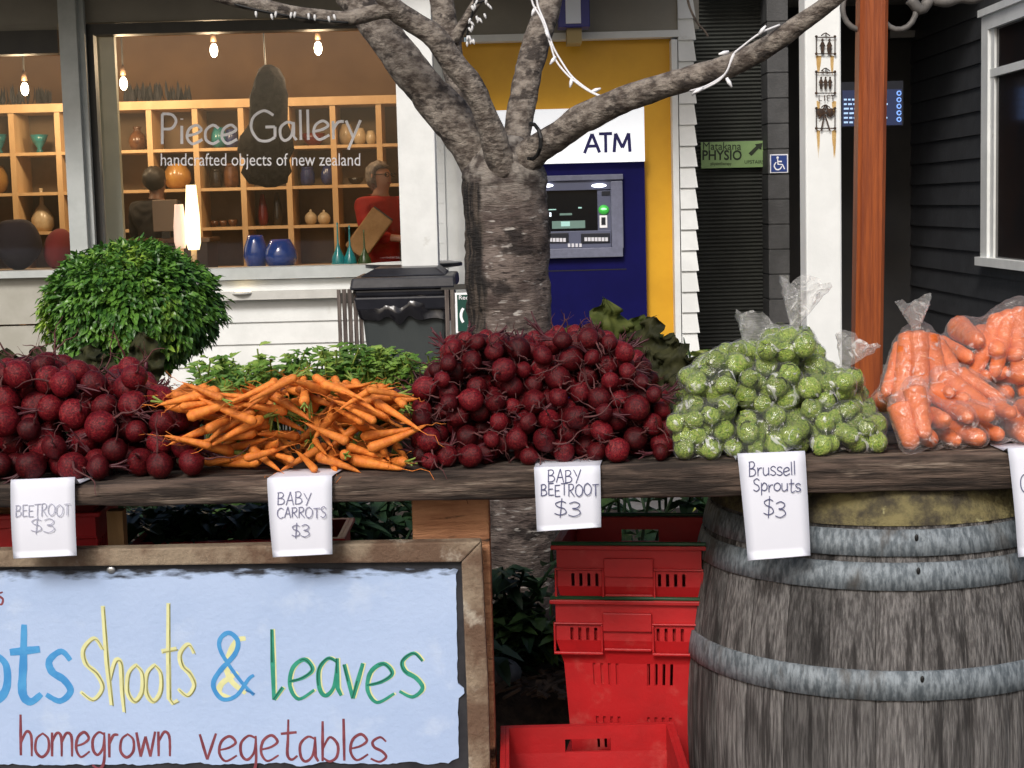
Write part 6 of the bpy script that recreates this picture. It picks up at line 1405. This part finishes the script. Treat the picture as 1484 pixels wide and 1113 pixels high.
# carrot tops
LF_CT = leafmat('carrot top leaf', (.07, .17, .022), (.16, .29, .04), (.24, .36, .07), rough=.5, scale=10)
rg = random.Random(9); cl = MB(); cs_ = MB(); cl2 = MB()
for k in range(260):
    px = rg.uniform(285, 622) if k % 3 else rg.uniform(470, 606); Y = TF + rg.uniform(.36, .60); b = at(px, 590, Y); b.z = tz(b.x) + .01
    top_ = 505 + 20 * noise.noise(Vector((px * .02, 0, 0))) + (12 if px < 380 else 0) + rg.uniform(0, 45)
    if px > 600: top_ = max(top_, 560)
    tip = at(px + rg.uniform(-22, 22), top_, Y + rg.uniform(-.05, .02)); q = [Vector(v) for v in spline([tuple(b), tuple((b + tip) / 2 + Vector((rg.uniform(-.02, .02), .01, .01))), tuple(tip)], 5)]
    cs_.tube(q, .0016, 4)
    for j in range(16):
        f = .3 + .7 * j / 15; p = q[min(len(q) - 1, int(f * (len(q) - 1)))] + Vector((rg.uniform(-.006, .006), rg.uniform(-.006, .006), rg.uniform(-.006, .006))); a = rg.uniform(0, 6.28)
        d = Vector((math.cos(a), math.sin(a) - .3, rg.uniform(-.2, .9)))
        for s_ in (-.5, 0, .5): (cl if (k % 4) else cl2).leaf(p, d + Vector((s_ * math.sin(a), -s_ * math.cos(a), rg.uniform(-.1, .2))), (rg.uniform(-.3, .3), -.5, 1), rg.uniform(.014, .026), rg.uniform(.006, .011), bend=.3)
ct_ = thing('carrot_greens', 'feathery bright green carrot tops in a long bank behind the baby carrots', 'greens', (at(440, 600, TF + .48).x, TF + .48, tz(-.2)))
cl.build('leaflets', LF_CT, ct_, kind='stuff'); cl2.build('leaflets', leafmat('yellow green carrot leaf', (.20, .32, .045), (.30, .42, .08), rough=.5), ct_, kind='stuff'); cs_.build('stems', CSTUB, ct_, kind='stuff')
# a few sprigs of green among the carrots
for k, (px, py) in enumerate(((448, 575), (452, 640), (575, 640), (400, 600), (345, 640))):
    b = at(px, py, TF + .12 + .05 * (k % 3)); m_ = MB(); rq = random.Random(k)
    for j in range(9): a = rq.uniform(0, 6.28); m_.tube([b, b + Vector((math.cos(a) * .008, -.012, math.sin(a) * .014)), b + Vector((math.cos(a) * .012, -.014, math.sin(a) * .03 - .008))], [.0022, .0018, .001], 5)
    m_.build('carrot_stalk', CSTUB, smooth=True, label='tuft of cut green stalks among the baby carrots, ' + ('under the crest', 'just above the price card', 'at the right front', 'left of the crest', 'at the left front')[k], cat='stalks', group='green stalk tufts')

# ---- bags
FILM = filmmat('clear polythene', haze=.015, crease=.42, lo=.60, hi=.66); NECK = filmmat('gathered polythene', haze=.2, crease=.5); FILM2 = filmmat('pinkish polythene', tint=(.95, .84, .80, 1), haze=.06, crease=.35, lo=.6, hi=.68)
SPROUT = mat('sprout leaf', (.16, .40, .022), (.58, .75, .13), rough=.42, scale=3.2, detail=9, stretch=(1.3, 1.3, .7), rnd=.3, c3=(.72, .72, .26), sc3=2.6, lo3=.56, hi3=.68, bump=2.0, bscale=5, lo=.30, hi=.56)
def sprout_mesh(seed):
    r2 = random.Random(seed); m = MB(); m.ell((0, 0, 0), (.93, .93, .98), 20, 14)
    for k in range(6):      # wrapped outer leaves
        a0 = k * 1.05 + r2.uniform(-.2, .2); n0 = len(m.v); A, B = 6, 7; lift = r2.uniform(.06, .26)
        for i in range(A + 1):
            ph = -1.35 + 2.5 * i / A
            for j in range(B + 1):
                w_ = (j / B - .5) * 1.5 * math.cos((i / A - .45) * 1.9); rr_ = 1 + lift * (i / A) ** 2 + .05 * abs(j / B - .5) * 2 + .035 * math.sin(j * 2.1 + i) + .03 * math.cos((j / B - .5) * 18)
                m.v.append(Vector((math.cos(ph) * math.cos(a0 + w_), math.cos(ph) * math.sin(a0 + w_), math.sin(ph))) * rr_)
        for i in range(A):
            for j in range(B): a = n0 + i * (B + 1) + j; m.f.append((a, a + 1, a + B + 2, a + B + 1))
    m.lathe([(.0, -1.12), (.25, -1.1), (.27, -.85)], seg=10, caps=False)
    return mesh_data(m, 'brussels_sprout', SPROUT)
SPM = [sprout_mesh(s_) for s_ in range(4)]
def film_hull(name, balls, m, parent, infl=.004, neck=None, sag=.008, spikes=()):
    """polythene drawn round the contents: hull of the contents, relaxed inwards between them, creased"""
    bm = bmesh.new()
    for p, r in balls:
        for k in range(26):
            u = 1 - 2 * (k + .5) / 26; a = k * 2.39996; s_ = math.sqrt(1 - u * u); bm.verts.new(p + Vector((s_ * math.cos(a), s_ * math.sin(a), u)) * (r + infl))
    for p in spikes: bm.verts.new(p)
    res = bmesh.ops.convex_hull(bm, input=bm.verts); bmesh.ops.delete(bm, geom=[g for g in set(res['geom_interior'] + res['geom_unused']) if isinstance(g, bmesh.types.BMVert)], context='VERTS')
    me = bpy.data.meshes.new(name); bm.to_mesh(me); bm.free(); o = bpy.data.objects.new(name, me); COL.objects.link(o)
    rm = o.modifiers.new('r', 'REMESH'); rm.mode = 'VOXEL'; rm.voxel_size = .0055; sm_ = o.modifiers.new('s', 'SMOOTH'); sm_.factor = .5; sm_.iterations = 3
    apply_mods(o); me = o.data
    nr_ = [v.normal.copy() for v in me.vertices]
    for v, nn in zip(me.vertices, nr_):
        d = min((v.co - p).length - r for p, r in balls) - .0015; v.co -= nn * max(-.004, min(d * .75, sag * 1.6)); v.co += nn * (.0022 * noise.noise(v.co * 60) + .0014 * (1 - abs(noise.noise(v.co * 34 + Vector((3, 1, 7))))))
        zf = tz(v.co.x) + .0012
        if v.co.z < zf: v.co.z = zf
    o0 = wloc(parent)
    for v in me.vertices: v.co -= o0
    for p in me.polygons: p.use_smooth = True
    me.materials.clear(); me.materials.append(m); o.parent = parent; return o
def flare(name, base, tipc, r0, r1, m, parent, seed, n=26):
    """gathered neck opening into a crumpled fan of film"""
    rq = random.Random(seed); base, tipc = Vector(base), Vector(tipc); ax = (tipc - base); L = ax.length; ax.normalize(); sx = ax.cross(Vector((0, 1, 0))).normalized(); sy = ax.cross(sx); b = MB(); A = 12
    for i in range(A + 1):
        f = i / A; r = r0 + (r1 - r0) * max(0, (f - .12) / .88) ** .8 if f > .12 else r0 * (1.25 - f * 2)
        for k in range(n):
            a = 2 * math.pi * k / n; rr_ = r * (1 + (.22 * math.sin(a * 5 + seed) + .15 * math.sin(a * 9 + seed * 2) + .1 * rq.uniform(-1, 1)) * f)
            b.v.append(base + ax * L * f * (1 + .13 * math.sin(a * 3 + seed) * f + .06 * rq.uniform(-1, 1) * f) + sx * math.cos(a) * rr_ + sy * math.sin(a) * rr_ * .45)
    for i in range(A):
        for k in range(n): a, c_ = i * n + k, i * n + (k + 1) % n; b.f.append((a, c_, c_ + n, a + n))
    return b.build(name, m, parent, smooth=True)
rg = random.Random(123)
SB_ = [(1004, 615, TF + .085, 'left front bag', 'sprout bag at the left front beside the beetroot', None), (1112, 630, TF + .07, 'front bag above the price card', 'sprout bag at the front just above its price card', None), (1228, 622, TF + .08, 'right front bag', 'sprout bag at the right front beside the orange post', None),
       (1035, 556, TF + .19, 'second layer left bag', 'sprout bag on the second layer at the left', None), (1118, 566, TF + .17, 'middle bag', 'sprout bag in the middle of the pile', None), (1205, 560, TF + .18, 'right bag with the fan knot', 'sprout bag on the second layer at the right with a fan shaped knot', ((1222, 530), (1242, 492), 30)),
       (1058, 518, TF + .27, 'back left bag', 'sprout bag at the back left with a crumpled grey top', ((1082, 505), (1100, 462), 30)), (1143, 508, TF + .25, 'topmost bag', 'topmost sprout bag with its knotted end flaring up', ((1150, 474), (1166, 410), 32))]
TOP3 = [(948, 655), (965, 610), (985, 580), (992, 530), (1030, 505), (1060, 492), (1100, 488), (1120, 470), (1168, 470), (1190, 505), (1205, 530), (1240, 530), (1256, 570), (1262, 590), (1290, 610), (1292, 650)]
got = settle(330, lambda: rg.uniform(.0150, .0202), 966, 1276, TF + .035, TF + .30, TOP3, rg, lean=.42, tries=7000)
print('sprouts', len(got))
bags = [[] for _ in SB_]
for p, r in got:
    pq = proj(p); d = [((pq[0] - b[0]) / 1.25) ** 2 + ((pq[1] - b[1]) * 1.3) ** 2 + ((p.y - b[2]) * 420) ** 2 for b in SB_]; bags[d.index(min(d))].append((p, r))
for b_ in bags:
    if b_:
        c_ = sum((p for p, r in b_), Vector()) / len(b_); b_[:] = [(c_ + (p - c_) * .915, r * .95) for p, r in b_]
for bi, (cx, cy, Y, where, lb, kn) in enumerate(SB_):
    mine = bags[bi]
    if len(mine) < 4: print('thin bag', bi, len(mine)); continue
    c0 = sum((p for p, r in mine), Vector()) / len(mine)
    bz_ = thing('sprout_bag', lb, 'bag', Vector((c0.x, c0.y, min(p.z - r for p, r in mine))), group='clear bags of brussels sprouts')
    film_hull('film', mine, FILM, bz_, infl=.0045, sag=.007, spikes=[at(kn[0][0], kn[0][1], Y)] if kn else [])
    if kn: flare('knotted_end', at(kn[0][0], kn[0][1] + 3, Y), at(kn[1][0], kn[1][1], Y - .02), .008, kn[2] / F * Y, NECK, bz_, bi)
    fr = min(range(len(mine)), key=lambda i: mine[i][0].y); hi_ = max(range(len(mine)), key=lambda i: mine[i][0].z)
    for i, (p, r) in enumerate(mine):
        o = obj_of('brussels_sprout', SPM[rg.randrange(4)]); o.matrix_world = Matrix.Translation(p) @ Matrix.Rotation(rg.uniform(0, 6.28), 4, (rg.uniform(-1, 1), rg.uniform(-1, 1), .3)) @ Matrix.Scale(r * .97, 4)
        finish(o, f'green brussels sprout nearest the viewer in the {where}' if i == fr else (f'green brussels sprout highest in the {where}' if i == hi_ else f'green brussels sprout among those filling the {where}'), 'brussels sprout', f'brussels sprouts in the {where}')
# bagged carrots
BCAR = mat('big carrot skin', (.74, .17, .03), (.60, .115, .016), rough=.45, scale=4, stretch=(1, 1, 2), bump=.35, bscale=10, bstretch=(1, 1, 4.5), rnd=.12, c3=(.82, .32, .12), sc3=4, lo3=.6, hi3=.78)
BC = [carrot_mesh(60 + s_, BCAR, thin=.9 + .07 * s_, curve=.05, blunt=True) for s_ in range(5)]
def big_carrot(P, d, L, th, lb, grp):
    d = Vector(d).normalized(); o = obj_of('large_carrot', BC[rg.randrange(5)]); k = th / L / .14
    o.matrix_world = Matrix.Translation(P) @ axis_mat(d, rg.uniform(0, 6.28)) @ Matrix.Diagonal((L * k, L * k, L, 1)); finish(o, lb, 'carrot', grp)
KB = [(1345, 620, 'front left carrot bag with two carrots standing at its left end', 4, None), (1432, 625, 'front right carrot bag behind the cut price card', 4, None),
      (1328, 520, 'back left carrot bag with a white knotted top', 3, ((1328, 474), (1325, 438), 24)), (1400, 575, 'slack carrot bag slumped in the middle of the carrot pile', 3, None), (1460, 505, 'large carrot bag at the right edge, highest of the pile', 4, ((1520, 452), (1560, 430), 20))]
def carr_balls(P, d, L, th): return [(P + Vector(d) * L * f, th * 1.08 * (1 - .25 * f) * (.8 if f in (.0, .96) else 1)) for f in (.0, .1, .2, .36, .52, .68, .84, .96)]
defs = {0: [((1304, 585), (1318, 638), 0, .02), ((1324, 560), (1338, 622), -.005, .02)], 1: [], 2: [((1322, 482), (1304, 566), .16, .019), ((1331, 480), (1334, 572), .13, .021), ((1340, 484), (1366, 566), .15, .019), ((1352, 496), (1394, 556), .17, .018), ((1310, 496), (1288, 560), .19, .017)], 3: [((1362, 545), (1432, 590), .12, .019), ((1385, 540), (1445, 575), .15, .018), ((1350, 560), (1412, 612), .10, .018)], 4: [((1478, 446), (1476, 536), .12, .022), ((1452, 456), (1412, 540), .15, .02), ((1464, 450), (1446, 530), .13, .02), ((1500, 450), (1506, 540), .12, .021)]}
hex_ = {0: [(1352, 640), (1390, 640), (1424, 636), (1372, 610), (1406, 606), (1340, 612)], 1: [(1452, 630), (1486, 632), (1512, 630), (1470, 600), (1500, 598), (1438, 604)], 2: [(1346, 580), (1318, 584), (1370, 590)], 3: [(1402, 580), (1424, 600), (1450, 596), (1380, 570)], 4: [(1408, 520), (1430, 548), (1460, 540), (1448, 510), (1490, 545), (1480, 515), (1420, 495), (1462, 572), (1492, 574)]}
depth = {0: TF + .05, 1: TF + .055, 2: TF + .17, 3: TF + .13, 4: TF + .20}
for bi, (cx, cy, lb, _, kn) in enumerate(KB):
    Y0 = depth[bi]; mine = []; balls = []
    for (a, b, dy, th) in defs[bi]:
        P, Q = at(a[0], a[1], Y0 + dy * .3 + .02), at(b[0], b[1], Y0 + dy * .3 - .015); mine.append((P, (Q - P).normalized(), (Q - P).length * 1.25, th))
    for (x, y) in hex_[bi]:
        tip = at(x, y, Y0 + rg.uniform(-.01, .015)); th = rg.uniform(.0175, .0215); d = Vector((rg.uniform(-.22, .22), -1, rg.uniform(-.16, .1))).normalized(); L = rg.uniform(.13, .16)
        tip.z = max(tip.z, tz(tip.x) + th * .8); P = tip - d * L; P.z = max(P.z, tz(P.x) + th + .002); mine.append((P, (tip - P).normalized(), L, th))
    for m4 in mine: balls += carr_balls(*m4)
    t = thing('carrot_bag', lb, 'bag', Vector((at(cx, cy, Y0).x, Y0 + .06, tz(0))), group='clear bags of large carrots')
    film_hull('film', balls, FILM2, t, infl=.0035, sag=.010, spikes=[at(kn[0][0], kn[0][1], Y0 + .04)] if kn else [])
    if kn: flare('knotted_end', at(kn[0][0], kn[0][1] + 3, Y0 + .04), at(kn[1][0], kn[1][1], Y0 + .02), .008, kn[2] / F * Y0, NECK, t, 20 + bi)
    where = ('front left bag', 'front right bag', 'back left bag with the white knot', 'slack middle bag', 'large bag at the right edge')[bi]
    nn = sorted(range(len(mine)), key=lambda i: proj(mine[i][0])[0])
    for i, (P, d, L, th) in enumerate(mine):
        big_carrot(P, d, L, th, f'large orange carrot in the {where}, {ords[nn.index(i)]} from the left', f'large carrots in the {where}')
